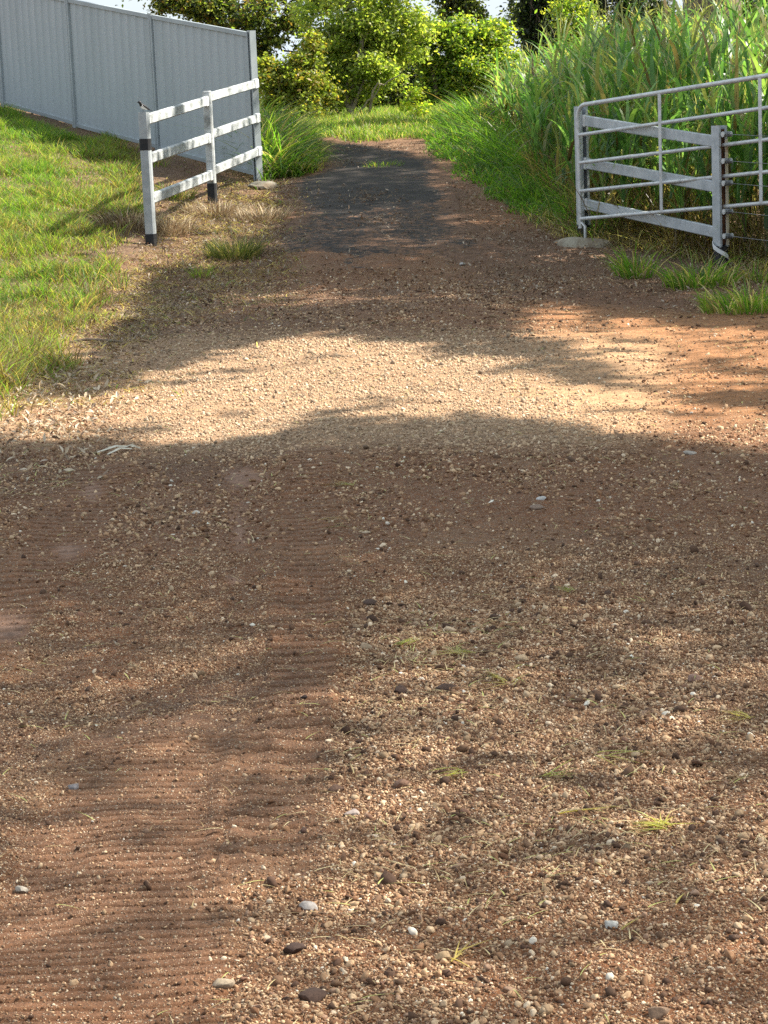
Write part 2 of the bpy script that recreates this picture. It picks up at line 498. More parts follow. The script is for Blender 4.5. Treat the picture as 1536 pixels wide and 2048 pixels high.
M_CONC = paint_mat('weathered_concrete', (0.30, 0.27, 0.21), (0.14, 0.10, 0.065), 0.9, 0, 5, 0.42, 0.66, 0.2, 0.5, (1, 1, 1), 0.2)
M_TAPE = paint_mat('white_tape', (0.70, 0.71, 0.70), (0.4, 0.4, 0.38), 0.5, 0, 10, 0.5, 0.75)
M_BIRDK = paint_mat('black_plumage', (0.012, 0.012, 0.014), (0.03, 0.03, 0.035), 0.5, 0, 60, 0.4, 0.7)
M_BIRDW = paint_mat('white_plumage', (0.75, 0.74, 0.71), (0.6, 0.6, 0.58), 0.7, 0, 60, 0.4, 0.7)
M_CREAMWOOD = paint_mat('pale_bark', (0.62, 0.58, 0.47), (0.35, 0.28, 0.19), 0.8, 0, 20, 0.45, 0.7, 0.2, 0.2)
M_STICK = paint_mat('grey_stick', (0.22, 0.17, 0.13), (0.10, 0.07, 0.05), 0.85, 0, 20, 0.45, 0.7, 0.2, 0.3)

# ------------------------------------------------------------------ the light of the day
SUN_AZ = math.radians(84); SUN_EL = math.radians(46)
SUN = np.array([math.sin(SUN_AZ) * math.cos(SUN_EL), math.cos(SUN_AZ) * math.cos(SUN_EL), math.sin(SUN_EL)])
SUN_STRENGTH = 5.0; SKY_STRENGTH = .078; EXPOSURE = 1.42
DENOISE = False

# ------------------------------------------------------------------ steel sheet fence on the left
fdef = [((503, 66), (517, 362), None), ((306, 30), (318, 303), 29.7), ((141, -2), (152, 256), 31.7), ((-2, -30), (8, 212), 33.7), ((-160, -52), (-150, 168), 36.0)]
fposts = []
for (tp, bp, d) in fdef:
    if d is None:
        g = G(*bp); b = g; d = (g - CAM) @ FW
    else:
        b = at(bp[0], bp[1], d)
    t = at(tp[0], tp[1], d)
    fposts.append((np.array([b[0], b[1], b[2]]), t[2]))
fence = thing('steel_fence', 'tall pale grey corrugated steel sheet fence standing along the top of the lawn', 'fence', fposts[0][0])
FO = fposts[0][0]
for i, (b, zt) in enumerate(fposts):
    nb = fposts[min(i + 1, len(fposts) - 1)][0] if i < len(fposts) - 1 else b + (b - fposts[i - 1][0])
    dr = nb - b; dr[2] = 0; dr /= np.linalg.norm(dr)
    nrm = np.array([-dr[1], dr[0], 0])
    if nrm @ (CAM - b) < 0: nrm = -nrm
    m = MB()
    w = 0.05
    z0 = b[2] - 0.12 - (0.02 if i == 0 else 0.06)
    if i == 0:
        # open channel end post, lips turned in
        prof = [(-.045, -.04), (.045, -.04), (.045, .04), (.022, .04), (.022, .034), (.039, .034), (.039, -.034), (-.039, -.034), (-.039, .034), (-.022, .034), (-.022, .04), (-.045, .04)]
        m.prism(prof, (b[0], b[1], z0), (b[0], b[1], zt + .02), dr, nrm)
        m.prism([(-.043, -.038), (.043, -.038), (.043, .030), (-.043, .030)], (b[0], b[1], zt + .002), (b[0], b[1], zt + .016), dr, nrm)
    else:
        for s in (-1, 1):
            c = b + dr * s * 0.026
            prof = [(-.022, -.03), (.022, -.03), (.022, .03), (.008, .034), (-.008, .034), (-.022, .03)]
            m.prism(prof, (c[0], c[1], z0), (c[0], c[1], zt + .01), dr, nrm)
    m.build('post', M_TRIM, fence, origin=FO)
for i in range(len(fposts) - 1):
    (b0, t0), (b1, t1) = fposts[i], fposts[i + 1]
    d = b1 - b0; L = math.hypot(d[0], d[1]); dr = np.array([d[0], d[1], 0]) / L
    nrm = np.array([-dr[1], dr[0], 0])
    if nrm @ (CAM - b0) < 0: nrm = -nrm
    us = []; k = 0.06
    per = 0.225
    while k < L - 0.06:
        for uo, off in ((0, 0), (0.150, 0), (0.158, 0.014), (0.182, 0.014), (0.190, 0)):
            if 0.05 < k + uo < L - 0.05: us.append((k + uo, off))
        k += per
    us = [(.03, 0)] + us + [(L - .03, 0)]
    zb0 = b0[2] + 0.05 + (0.02 if i == 0 else 0); zb1 = b1[2] + 0.03
    V = []
    for u, off in us:
        f = u / L
        p = b0 + dr * u; p = p + nrm * (off - 0.004)
        V.append((p[0], p[1], zb0 * (1 - f) + zb1 * f + .02)); V.append((p[0], p[1], (t0 - .03) * (1 - f) + (t1 - .03) * f))
    V = np.array(V)
    back = V - nrm * 0.002
    n = len(us)
    fc = [[2 * q, 2 * q + 2, 2 * q + 3, 2 * q + 1] for q in range(n - 1)]
    fc += [[2 * n + 2 * q + 1, 2 * n + 2 * q + 3, 2 * n + 2 * q + 2, 2 * n + 2 * q] for q in range(n - 1)]
    mesh_np('sheet_panel', np.concatenate([V, back]) - FO, np.array(fc), None, M_SHEET, parent=fence)
    for nm, za, zb, hh in (('top_rail', t0 - .03, t1 - .03, .055), ('bottom_rail', zb0 + .015, zb1 + .015, .055)):
        m = MB()
        a = b0 + dr * 0.052; c = b1 - dr * 0.052
        m.bar((a[0], a[1], za + (zb - za) * .05 / L), (c[0], c[1], zb - (zb - za) * .05 / L), 0.042, hh, bev=.004)
        m.build(nm, M_TRIM, fence, origin=FO)

# ------------------------------------------------------------------ white post and rail fence on the left
def square_post(m, b, zt, w, dr, z0=-.25, cap=0.0, wy=None):
    wy = wy or w
    nrm = np.array([-dr[1], dr[0], 0])
    e = w * .16; a = w / 2; c = wy / 2
    prof = [(-a + e, -c), (a - e, -c), (a, -c + e), (a, c - e), (a - e, c), (-a + e, c), (-a, c - e), (-a, -c + e)]
    m.prism(prof, (b[0], b[1], b[2] + z0), (b[0], b[1], zt), dr, nrm)
    if cap:
        p2 = [(x * .8, y * .8) for x, y in prof]
        m.prism(prof, (b[0], b[1], zt), (b[0], b[1], zt + cap), dr, nrm, p2)

p1 = G(303, 488); p2 = G(426, 408); p3 = fposts[0][0]
D1 = (p1 - CAM) @ FW; D2 = (p2 - CAM) @ FW; D3 = (p3 - CAM) @ FW
zt1 = at(290, 224, D1)[2]; zt2 = at(411, 184, D2)[2]
print('LEFT', D1, D2, D3, 'heights', zt1 - p1[2], zt2 - p2[2], fposts[0][1] - p3[2])
rf = thing('rail_fence', 'weathered white three-rail fence with two square posts beside the steel sheet fence', 'fence', p1)
dr12 = (p2 - p1) * [1, 1, 0]; dr12 /= np.linalg.norm(dr12)
dr23 = (p3 - p2) * [1, 1, 0]; dr23 /= np.linalg.norm(dr23)
m = MB(); square_post(m, p1, zt1, .098, dr12, .10)
post1 = m.build('post', M_POST, rf, origin=p1)
tag(post1, 'pale grey square post with a dark band and dark foot')
m = MB(); square_post(m, (p1[0], p1[1], p1[2]), p1[2] + .10, .102, dr12, -.25); m.build('post_foot', M_BLACK, post1, origin=p1)
zb = at(293, 288, D1)[2]
m = MB(); square_post(m, (p1[0], p1[1], zb - .055), zb + .055, .103, dr12, 0); m.build('band', M_BLACK, post1, origin=p1)
m = MB(); square_post(m, p2, zt2, .092, dr12, .22, .012)
post2 = m.build('post', M_WHITE, rf, origin=p1); tag(post2, 'white post with a black rubber foot')
m = MB(); square_post(m, p2, p2[2] + .23, .10, dr12, -.2); m.build('post_foot', M_BLACK, post2, origin=p1)
RAILS_L = [((303, 239), (414, 202), (421, 195), (513, 167)), ((305, 317), (417, 276), (424, 269), (516, 235)), ((310, 398), (421, 350), (428, 342), (519, 301))]
side1 = np.array([-dr12[1], dr12[0], 0]);
if side1 @ (CAM - p1) < 0: side1 = -side1
for a, b, c, d in RAILS_L:
    A = at(*a, D1); B = at(*b, D2); Cc = at(*c, D2); Dd = at(*d, D3)
    # rails run post face to post face
    za, zb_, zc, zd = A[2], B[2], Cc[2], Dd[2]
    m = MB()
    q0 = p1 + dr12 * .052; q1 = p2 - dr12 * .030
    m.bar((q0[0], q0[1], za), (q1[0], q1[1], zb_), .045, .105, bev=.012); m.build('rail', M_WHITE, rf, origin=p1)
    m = MB()
    q0 = p2 + dr23 * .049; q1 = p3 - dr23 * .02 + side1 * .05
    m.bar((q0[0], q0[1], zc), (q1[0], q1[1], zd), .045, .10, bev=.012); m.build('rail', M_WHITE, rf, origin=p1)
    m = MB()
    q0 = p2 - dr12 * .16 + side1 * 0; q1 = p2 - dr12 * .051
    f = lambda q: za + (zb_ - za) * np.linalg.norm((q - p1)[:2]) / np.linalg.norm((p2 - p1)[:2])
    m.bar((q0[0], q0[1], f(q0)), (q1[0], q1[1], f(q1)), .052, .115, bev=.01); m.build('bracket', M_BRACKET, rf, origin=p1)
    m = MB()
    q1 = p3 - dr23 * .05 + side1 * .05; q0 = q1 - dr23 * .16
    m.bar((q0[0], q0[1], zd + (zc - zd) * .08), (q1[0], q1[1], zd), .055, .112, bev=.01); m.build('bracket', M_BRACKET, rf, origin=p1)

# a thin chain hanging down the side of the first post
ch = MB()
c0 = p1 + dr12 * .066 + side1 * .035
ztop = at(314, 345, D1)[2]; zbot = p1[2] + .16
nl = 22
for k in range(nl):
    z = ztop + (zbot - ztop) * (k + .5) / nl
    a = np.linspace(0, 2 * math.pi, 9)
    h = (ztop - zbot) / nl * .72
    ax = dr12 if k % 2 else side1
    sway = .006 * math.sin(k * .6)
    pts = [c0 + dr12 * sway + ax * .009 * math.cos(t) + np.array([0, 0, z - c0[2] + h * math.sin(t)]) for t in a]
    ch.tube(pts, .0035, 5, cap=False)
o = ch.build('hanging_chain', M_CHAIN, None, True)
tag(o, 'thin dark chain hanging down the side of the grey rail fence post', 'chain')

# black and white bird on the first post
def bird():
    base = np.array([p1[0], p1[1], zt1])
    fx = np.array([-.80, -.60, 0]) ; fx /= np.linalg.norm(fx)       # the way the bird faces
    sx = np.array([-fx[1], fx[0], 0]); uz = np.array([0, 0, 1.0])
    # rings along tail -> body -> neck -> head (along fx, up uz, width, height)
    rings = [(-.095, .012, .010, .003), (-.065, .020, .010, .004), (-.045, .028, .012, .008), (-.030, .036, .018, .017), (-.012, .046, .022, .023), (.006, .056, .022, .024),
             (.020, .068, .019, .020), (.028, .080, .015, .014), (.033, .090, .016, .014), (.040, .097, .016, .015), (.048, .099, .013, .012), (.055, .098, .007, .006), (.058, .0975, .002, .002)]
    V = []; seg = 14
    for i, (a, h, w, t) in enumerate(rings):
        p = rings[max(i - 1, 0)]; q = rings[min(i + 1, len(rings) - 1)]
        tx, tz = q[0] - p[0], q[1] - p[1]; l = math.hypot(tx, tz); nx, nz = -tz / l, tx / l
        for k in range(seg):
            g = 2 * math.pi * k / seg
            V.append(fx * (a + nx * t * math.sin(g)) + uz * (h + nz * t * math.sin(g)) + sx * w * math.cos(g))
    Fs = []; mi = []
    for i in range(len(rings) - 1):
        for k in range(seg):
            Fs.append([i * seg + k, i * seg + (k + 1) % seg, (i + 1) * seg + (k + 1) % seg, (i + 1) * seg + k])
            g = 2 * math.pi * (k + .5) / seg
            mi.append(1 if (math.sin(g) < -.15 and 2 <= i <= 5) or (math.sin(g) < .35 and 3 <= i <= 4) else 0)
    Fs.append(list(range(seg))[::-1]); mi.append(0); Fs.append([(len(rings) - 1) * seg + k for k in range(seg)]); mi.append(0)
    me = bpy.data.meshes.new('bird'); me.from_pydata([tuple(v) for v in V], [], Fs); me.update()
    me.materials.append(M_BIRDK); me.materials.append(M_BIRDW)
    me.polygons.foreach_set('material_index', mi); me.polygons.foreach_set('use_smooth', [True] * len(Fs))
    o = bpy.data.objects.new('bird', me); COL.objects.link(o); o.location = base
    tag(o, 'small black and white bird perched on top of the grey rail fence post', 'bird')
    for s in (-1, 1):
        m = MB(); w0 = fx * .012 + uz * .070 + sx * s * .019
        m.tube([w0, fx * -.012 + uz * .052 + sx * s * .024, fx * -.040 + uz * .034 + sx * s * .018, fx * -.066 + uz * .022 + sx * s * .009], [.006, .011, .008, .002], 8)
        m.build('wing', M_BIRDK, o, True)
        m = MB(); m.tube([fx * -.004 + uz * .030 + sx * s * .009, fx * .002 + uz * .014 + sx * s * .009, fx * -.002 + uz * .001 + sx * s * .009], [.0028, .0014, .0014], 6)
        for t in (-.5, 0, .5, 3.1):
            e = fx * math.cos(t) + sx * math.sin(t)
            f0 = fx * -.002 + uz * .0012 + sx * s * .009
            m.tube([f0, f0 + e * .010], [.0013, .0009], 5)
        m.build('leg', M_BIRDK, o, True)
    m = MB(); m.tube([fx * .054 + uz * .098, fx * .066 + uz * .0965, fx * .074 + uz * .095], [.0045, .0028, .0006], 7); m.build('beak', M_BIRDK, o, True)
    return o
bird()

# ------------------------------------------------------------------ galvanised rail fence on the right
r1 = G(1168, 476); r2 = G(1442, 531)
DR1 = (r1 - CAM) @ FW; DR2 = (r2 - CAM) @ FW
zr1 = at(1160, 212, DR1)[2]; zr2 = at(1436, 250, DR2)[2]
print('RIGHT', DR1, DR2, zr1 - r1[2], zr2 - r2[2], 'bay', np.linalg.norm(r1 - r2))
drr = (r2 - r1) * [1, 1, 0]; drr /= np.linalg.norm(drr)
nr = np.array([-drr[1], drr[0], 0])
if nr @ (CAM - r1) < 0: nr = -nr
gf = thing('galvanised_rail_fence', 'galvanised steel three-rail fence bay between two posts in front of the tall grass', 'fence', r1)
def chan(m, b, z0, z1, w, dpt):
    a, c = w / 2, dpt / 2
    prof = [(-a, -c), (a, -c), (a, -c + .022), (a - .006, -c + .022), (a - .006, -c + .006), (-a + .006, -c + .006), (-a + .006, c - .006), (a - .006, c - .006), (a - .006, c - .022), (a, c - .022), (a, c), (-a, c)]
    m.prism(prof, (b[0], b[1], z0), (b[0], b[1], z1), drr, nr)
m = MB(); chan(m, r1, r1[2] + .12, zr1, .115, .085); q = m.build('post', M_GALV, gf, origin=r1)
m = MB(); square_post(m, r1, r1[2] + .13, .122, drr, -.25, wy=.092); m.build('post_foot', M_BLACK, q, origin=r1)
m = MB(); chan(m, r2, r2[2] + .16, zr2, .115, .085); q = m.build('post', M_GALV, gf, origin=r1)
tag(q, 'open channel post with rust and a cream edge')
m = MB(); square_post(m, r2, r2[2] + .17, .122, drr, -.25, wy=.092); m.build('post_foot', M_BLACK, q, origin=r1)
m = MB(); m.prism([(.02, -.0355), (.03, -.0355), (.03, .0355), (.02, .0355)], (r2[0], r2[1], r2[2] + .18), (r2[0], r2[1], zr2 - .03), drr, nr); m.build('channel_web', M_RUST, q, origin=r1)
m = MB(); m.prism([(.059, -.046), (.064, -.046), (.064, -.018), (.059, -.018)], (r2[0], r2[1], r2[2] + .18), (r2[0], r2[1], zr2 - .12), drr, nr); m.build('channel_lip', M_CREAM, q, origin=r1)
for a, b in (((1171, 240), (1424, 282)), ((1170, 325), (1424, 373)), ((1170, 407), (1424, 465))):
    za = at(*a, DR1)[2]; zb_ = at(*b, DR2)[2]
    q0 = r1 + drr * .060; q1 = r2 - drr * .0605
    m = MB(); m.bar((q0[0], q0[1], za), (q1[0], q1[1], zb_), .04, .098, bev=.007); m.build('rail', M_GALV, gf, origin=r1)
    m = MB(); k0 = q0 + drr * .004; k1 = q0 + drr * .05
    f = (zb_ - za) / np.linalg.norm((q1 - q0)[:2])
    m.bar((k0[0], k0[1], za + f * .004), (k1[0], k1[1], za + f * .05), .048, .112, bev=.006); m.build('bracket', M_PIPE, gf, origin=r1)

# wire strainers on the second post and the fence wires that run off from them
wq = r2 + drr * 3.4
for k, (px, py) in enumerate(((1463, 266), (1463, 319), (1465, 363), (1461, 420), (1463, 469))):
    z = at(px, py, DR2)[2]
    c = np.array([r2[0], r2[1], z]) + drr * .115
    lab = ['topmost wire strainer on the open channel post of the right fence', 'second wire strainer down on the open channel post', 'middle of the five wire strainers on the open channel post', 'wire strainer on the channel post behind the lowest gate rail', 'lowest wire strainer on the channel post just above the white tape'][k]
    t = thing('wire_strainer', lab, 'strainer', c, 'wire strainers on the right fence post')
    m = MB(); a = np.linspace(0, 2 * math.pi * 4, 50)
    m.tube([nr * (.030 - .06 * i / 49) + drr * .019 * math.cos(v) + np.array([0, 0, .019 * math.sin(v)]) for i, v in enumerate(a)], .0058, 6); m.build('wire_coil', M_WIRE, t, True)
    m = MB(); m.tube([-nr * .045, nr * .045], .011, 10); m.tube([nr * .036, nr * .044], .024, 12); m.tube([-nr * .036, -nr * .044], .024, 12); m.build('spool', M_PIPE, t, True)
    m = MB(); m.tube([-drr * .052, -drr * .02 + np.array([0, 0, .006]), drr * .0 + np.array([0, 0, .0])], .006, 6); m.build('tie_wire', M_WIRE, t, True)
    s = c + drr * .02; e = np.array([wq[0], wq[1], z])
    m = MB(); m.tube([s + (e - s) * v + np.array([0, 0, -.03 * math.sin(math.pi * v)]) for v in np.linspace(0, 1, 9)], .0022, 5)
    o = m.build('fence_wire', M_WIRE, None, True)
    tag(o, ['topmost thin fence wire running right from the channel post', 'second highest thin fence wire running right from the channel post', 'middle one of five thin fence wires right of the channel post', 'second lowest thin fence wire right of the channel post', 'lowest thin fence wire running right just above the white tape'][k], 'wire', 'fence wires on the right')

# strip of white tape wound round the foot of that post
m = MB()
pts = []
for i, v in enumerate(np.linspace(-.6, 1.6, 14)):
    a = v * math.pi
    pts.append((np.array([r2[0], r2[1], r2[2] + .02 + .125 * (v + .6)]) + drr * .080 * math.cos(a) + nr * .062 * math.sin(a)))
pts = np.array(pts)
V = []; Fs = []
for i, p in enumerate(pts):
    for dz, off in ((-.02, 0), (.02, 0), (.02, .004), (-.02, .004)):
        rad = (p - np.array([r2[0], r2[1], p[2]])); rad /= np.linalg.norm(rad)
        V.append(p + rad * off + np.array([0, 0, dz]))
for i in range(len(pts) - 1):
    for k in range(4):
        Fs.append([i * 4 + k, i * 4 + (k + 1) % 4, i * 4 + 4 + (k + 1) % 4, i * 4 + 4 + k])
Fs.append([0, 3, 2, 1]); Fs.append([len(V) - 4, len(V) - 3, len(V) - 2, len(V) - 1])
m.add(V, Fs)
tag(m.build('plastic_tape', M_TAPE, None, False), 'strip of white plastic tape wound round the foot of the channel post', 'tape')

# ------------------------------------------------------------------ the open farm gate
g0 = at(1158, 330, DR1 - .35); g1 = at(1536, 280, 19.05)
gd = (g1 - g0) * [1, 1, 0]; gl = np.linalg.norm(gd); gd /= gl
zl = [at(1158, y, DR1 - .35)[2] for y in (211, 270, 326, 383, 439)]
zr = [at(1536, y, 19.05)[2] for y in (151, 215, 279, 344, 407)]
print('GATE left z', zl, 'right z', zr, 'len', gl)
GL = 3.62
ga = thing('farm_gate', 'open tubular steel farm gate with five horizontal pipes standing in front of the tall grass', 'gate', (g0[0], g0[1], zl[4] - .2))
GO = np.array([g0[0], g0[1], zl[4] - .2])
gp = lambda u, v: np.array([g0[0] + gd[0] * u, g0[1] + gd[1] * u, zl[0] + (zr[0] - zl[0]) * u / gl + (v if False else 0)])
def gz(k, u): return zl[k] + (zr[k] - zl[k]) * u / gl
def gpt(u, z): return np.array([g0[0] + gd[0] * u, g0[1] + gd[1] * u, z])
m = MB(); pts = []
cr = .13
zb_l = at(1153, 458, DR1 - .35)[2]
pts += [gpt(0, zb_l), gpt(0, zl[2]), gpt(0, zl[0] - cr)]
for a in np.linspace(math.pi, math.pi / 2, 8)[1:]:
    pts.append(gpt(cr + cr * math.cos(a), gz(0, cr) - cr + cr * math.sin(a)))
for u in np.linspace(.5, GL - cr, 8): pts.append(gpt(u, gz(0, u)))
for a in np.linspace(math.pi / 2, 0, 8)[1:]:
    pts.append(gpt(GL - cr + cr * math.cos(a), gz(0, GL) - cr + cr * math.sin(a)))
pts += [gpt(GL, gz(2, GL)), gpt(GL, gz(4, GL) - .06)]
m.tube(pts, .0205, 12); m.build('gate_frame', M_PIPE, ga, True, origin=GO)
for k in range(1, 5):
    m = MB(); m.tube([gpt(u, gz(k, u)) for u in (.015, GL / 3, 2 * GL / 3, GL - .015)], .0175, 12); m.build('gate_rail', M_PIPE, ga, True, origin=GO)
def gate_u(px):
    best = min(np.linspace(0, GL, 2000), key=lambda u: abs(proj(gpt(u, gz(2, u)))[0] - px)); return best
for u in (gate_u(1323), gate_u(1523), gate_u(1523) + .98):
    m = MB()
    nn = np.array([-gd[1], gd[0], 0]);
    if nn @ (CAM - g0) < 0: nn = -nn
    m.bar(gpt(u, gz(4, u)) + nn * .012, gpt(u, gz(0, u)) + nn * .012, .012, .040, up=gd, bev=.003); m.build('gate_upright', M_PIPE, ga, False, origin=GO)
m = MB(); m.tube([gpt(-.0, zb_l + .05), gpt(.035, zb_l + .045), gpt(.075, zb_l + .02), gpt(.075, zb_l - .14)], .014, 8); m.build('drop_bolt', M_PIPE, ga, True, origin=GO)

# ------------------------------------------------------------------ lumps of rock and concrete
def rock_mesh(seed, sub=3, rough=.25, flat=1.0):
    bm = None
    import bmesh
    bm = bmesh.new(); bmesh.ops.create_icosphere(bm, subdivisions=sub, radius=1)
    V = np.array([v.co[:] for v in bm.verts]); Fc = np.array([[v.index for v in f.verts] for f in bm.faces]); bm.free()
    rg = np.random.default_rng(seed)
    # chop with random planes for facets, then add noise
    for _ in range(12):
        n = rg.normal(size=3); n /= np.linalg.norm(n)
        d = rg.uniform(.45, .85); t = V @ n
        V = V - np.outer(np.clip(t - d, 0, None) * .85, n)
    nz = fbm(V[:, 0] * 2 + seed, V[:, 1] * 2 + V[:, 2] * 1.3, seed, 3) - .5
    V = V * (1 + rough * nz)[:, None]
    V[:, 2] *= flat
    return V, Fc

def lump(name, label, cat, px, py, size, mat, seed, col=None, sink=.25, rz=0, sub=3, group=None):
    V, Fc = rock_mesh(seed, sub)
    V = V * (np.array(size) / 2)
    c, s = math.cos(rz), math.sin(rz)
    V = np.stack([V[:, 0] * c - V[:, 1] * s, V[:, 0] * s + V[:, 1] * c, V[:, 2]], 1)
    g = G(px, py, H)
    cols = None
    if col is not None:
        cols = np.repeat(np.array([col]), len(V), 0) * (0.85 + .3 * fbm(V[:, 0] / size[0] * 5, V[:, 1] / size[1] * 5 + V[:, 2] / size[2] * 3, seed, 3))[:, None]
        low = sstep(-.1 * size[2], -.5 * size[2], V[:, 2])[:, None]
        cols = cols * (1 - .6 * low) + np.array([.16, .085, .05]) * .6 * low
    o = mesh_np(name, V, Fc, cols, mat, smooth=True)
    o.data.set_sharp_from_angle(angle=math.radians(28))
    o.location = (g[0], g[1], g[2] + size[2] * (.5 - sink))
    tag(o, label, cat, group)
    return o

lump('concrete_footing', 'flat lump of weathered concrete at the foot of the left galvanised post', 'concrete', 1172, 490, (.86, .56, .2), M_CONC, 15, sink=.56, rz=-.4)
lump('mossy_rock', 'low mossy rock at the foot of the steel fence end post', 'rock', 527, 376, (.42, .32, .18), M_CONC, 9, sink=.48, rz=.3)

# ------------------------------------------------------------------ the ground, one sheet to the horizon
ys = [3.0]
while ys[-1] < 13: ys.append(ys[-1] + (.0045 if ys[-1] < 5.4 else .006 if ys[-1] < 7 else .0085 if ys[-1] < 11 else .02))
while ys[-1] < 38: ys.append(ys[-1] + .05)
while ys[-1] < 2600: ys.append(ys[-1] * 1.05 + .1)
yb = [-60, -40, -25, -15, -8, -4, -1, 1, 2, 2.6]
ys = np.array(yb + ys)
t_in = np.linspace(-.215, .215, 300)
t_out = .215 * 1.22 ** np.arange(1, 27)
ts = np.concatenate([-t_out[::-1], t_in, t_out])
YY, TT = np.meshgrid(ys, ts, indexing='ij')
XX = TT * np.maximum(YY, 3.0)
far = (YY > 45)
ZZ = H(XX, YY)
nr_, nc_ = YY.shape
V = np.stack([XX, YY, ZZ], -1).reshape(-1, 3)
idx = np.arange(nr_ * nc_).reshape(nr_, nc_)
Fq = np.stack([idx[:-1, :-1], idx[:-1, 1:], idx[1:, 1:], idx[1:, :-1]], -1).reshape(-1, 4)

def soil_colour(x, y):
    n = fbm(x * .9, y * .55, 41, 4)[..., None]; n2 = fbm(x * 3.3, y * 2.2, 43, 4)[..., None]
    red = np.array([.155, .064, .026]); brown = np.array([.112, .052, .025]); tan = np.array([.21, .112, .056])
    c = brown * (1 - sstep(.42, .6, n)) + red * sstep(.42, .6, n)
    c = c * (1 - .55 * sstep(.5, .75, n2)) + tan * .55 * sstep(.5, .75, n2)
    # orange clay on the right of the apron
    px, py, d = proj(np.stack([x, y, macro(x, y)], -1))
    clay = np.maximum(sstep(960, 1160, px) * sstep(520, 600, py) * (1 - sstep(800, 900, py)), 0)[..., None]
    c = c * (1 - .8 * clay) + .8 * clay * np.array([.32, .15, .062])
    wet = (sstep(880, 1000, px) * sstep(440, 490, py) * (1 - sstep(590, 650, py + (n[..., 0] - .5) * 120)))[..., None]
    c = c * (1 - .85 * wet) + .85 * wet * np.array([.105, .052, .030])
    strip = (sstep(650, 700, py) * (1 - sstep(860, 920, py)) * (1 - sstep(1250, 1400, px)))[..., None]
    c = c * (1 - .6 * strip) + .6 * strip * np.array([.46, .30, .17])  # soil paled along the sunlit band, its brightness painted into the colour
    tot, ridge, lip = track_mask(x, y)
    c = c * (1 - .55 * tot[..., None]) + .55 * tot[..., None] * np.array([.185, .098, .055])
    sm = smooth_mask(x, y)[..., None]
    c = c * (1 - .55 * sm) + .55 * sm * np.array([.28, .18, .13])
    # dark humus under grass on both verges
    hum = np.maximum(sstep(-1.9, -2.6, x) * sstep(13.5, 17, y), sstep(1.9, 2.5, x) * sstep(17, 21, y))[..., None]
    c = c * (1 - .7 * hum) + .7 * hum * np.array([.085, .058, .036])
    hl = (np.exp(-((x + 1.7) / .55) ** 2) * sstep(15, 19, y) * (1 - sstep(28, 32, y)))[..., None]
    c = c * (1 - .5 * hl) + .5 * hl * np.array([.11, .065, .042])
    grit = np.clip(1 - .45 * tot - sm[..., 0] - .7 * clay[..., 0], 0, 1)
    return c, grit
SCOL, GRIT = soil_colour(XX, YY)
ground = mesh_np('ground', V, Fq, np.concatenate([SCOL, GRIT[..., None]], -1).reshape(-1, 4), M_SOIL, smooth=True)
tag(ground, 'red brown dirt ground with crawler and tyre marks', kind='structure')

# ------------------------------------------------------------------ old bitumen driveway
yd = np.linspace(LG[0, 1] + .02, LG[-1, 1] - .05, 260)
xl = np.interp(yd, LG[:, 1], LG[:, 0]); xr = np.interp(yd, RG[:, 1], RG[:, 0])
xl = xl - .22 + (fbm(yd * 1.7, yd * 0, 51, 4) - .5) * .45; xr = xr + .22 + (fbm(yd * 1.7, yd * 0 + 9, 52, 4) - .5) * .45
tt = np.linspace(0, 1, 44)
DX = xl[:, None] * (1 - tt) + xr[:, None] * tt; DY = np.repeat(yd[:, None], 44, 1)
edge = np.minimum(np.minimum(tt, 1 - tt)[None] * (xr - xl)[:, None], 9)
DY = DY + (fbm(DX * 1.3, DY * 0 + 3, 55, 4) - .5) * .9 * (1 - sstep(20.0, 22, DY))
rise = np.minimum(sstep(0, .30, edge), sstep(yd[0] - .4, yd[0] + 1.5, DY + (fbm(DX * 1.5, DY * .7, 58, 4) - .5) * 3.6)) + (fbm(DX * 3.2, DY * 2.2, 57, 4) - .5) * 1.1 * (1 - sstep(.15, .6, edge) * sstep(yd[0], yd[0] + 2.2, DY))
DZ = H(DX, DY) + np.clip(-.030 + .052 * rise, -.035, .016)
px, py, d_ = proj(np.stack([DX, DY, DZ], -1))
dirt = .95 * (1 - sstep(20.2, 23.2, DY + (fbm(DX * 1.4, DY * .8, 60, 4) - .5) * 5.0)) + .75 * (1 - sstep(0.15, .6, edge)) + .45 * sstep(.48, .66, fbm(DX * .9, DY * .35, 62, 4))
dirt = np.clip(dirt, 0, 1)
ii = np.arange(DX.size).reshape(DX.shape)
Fd = np.stack([ii[:-1, :-1], ii[:-1, 1:], ii[1:, 1:], ii[1:, :-1]], -1).reshape(-1, 4)
drive = mesh_np('driveway', np.stack([DX, DY, DZ], -1).reshape(-1, 3), Fd, np.repeat(dirt.reshape(-1, 1), 3, 1), M_BIT, smooth=True)
tag(drive, 'worn dark bitumen driveway climbing through the gateway', kind='structure')

def surf(x, y):
    """top of whatever ground lies at x, y"""
    h = H(x, y)
    l, r = drive_mask(x, y)
    on = (x > l) & (x < r) & (y > LG[0, 1]) & (y < LG[-1, 1])
    return np.where(on, h + .016, h)

# ------------------------------------------------------------------ loose gravel
import bmesh
def ico(sub):
    bm = bmesh.new(); bmesh.ops.create_icosphere(bm, subdivisions=sub, radius=1)
    V = np.array([v.co[:] for v in bm.verts]); Fc = np.array([[v.index for v in f.verts] for f in bm.faces]); bm.free()
    return V, Fc

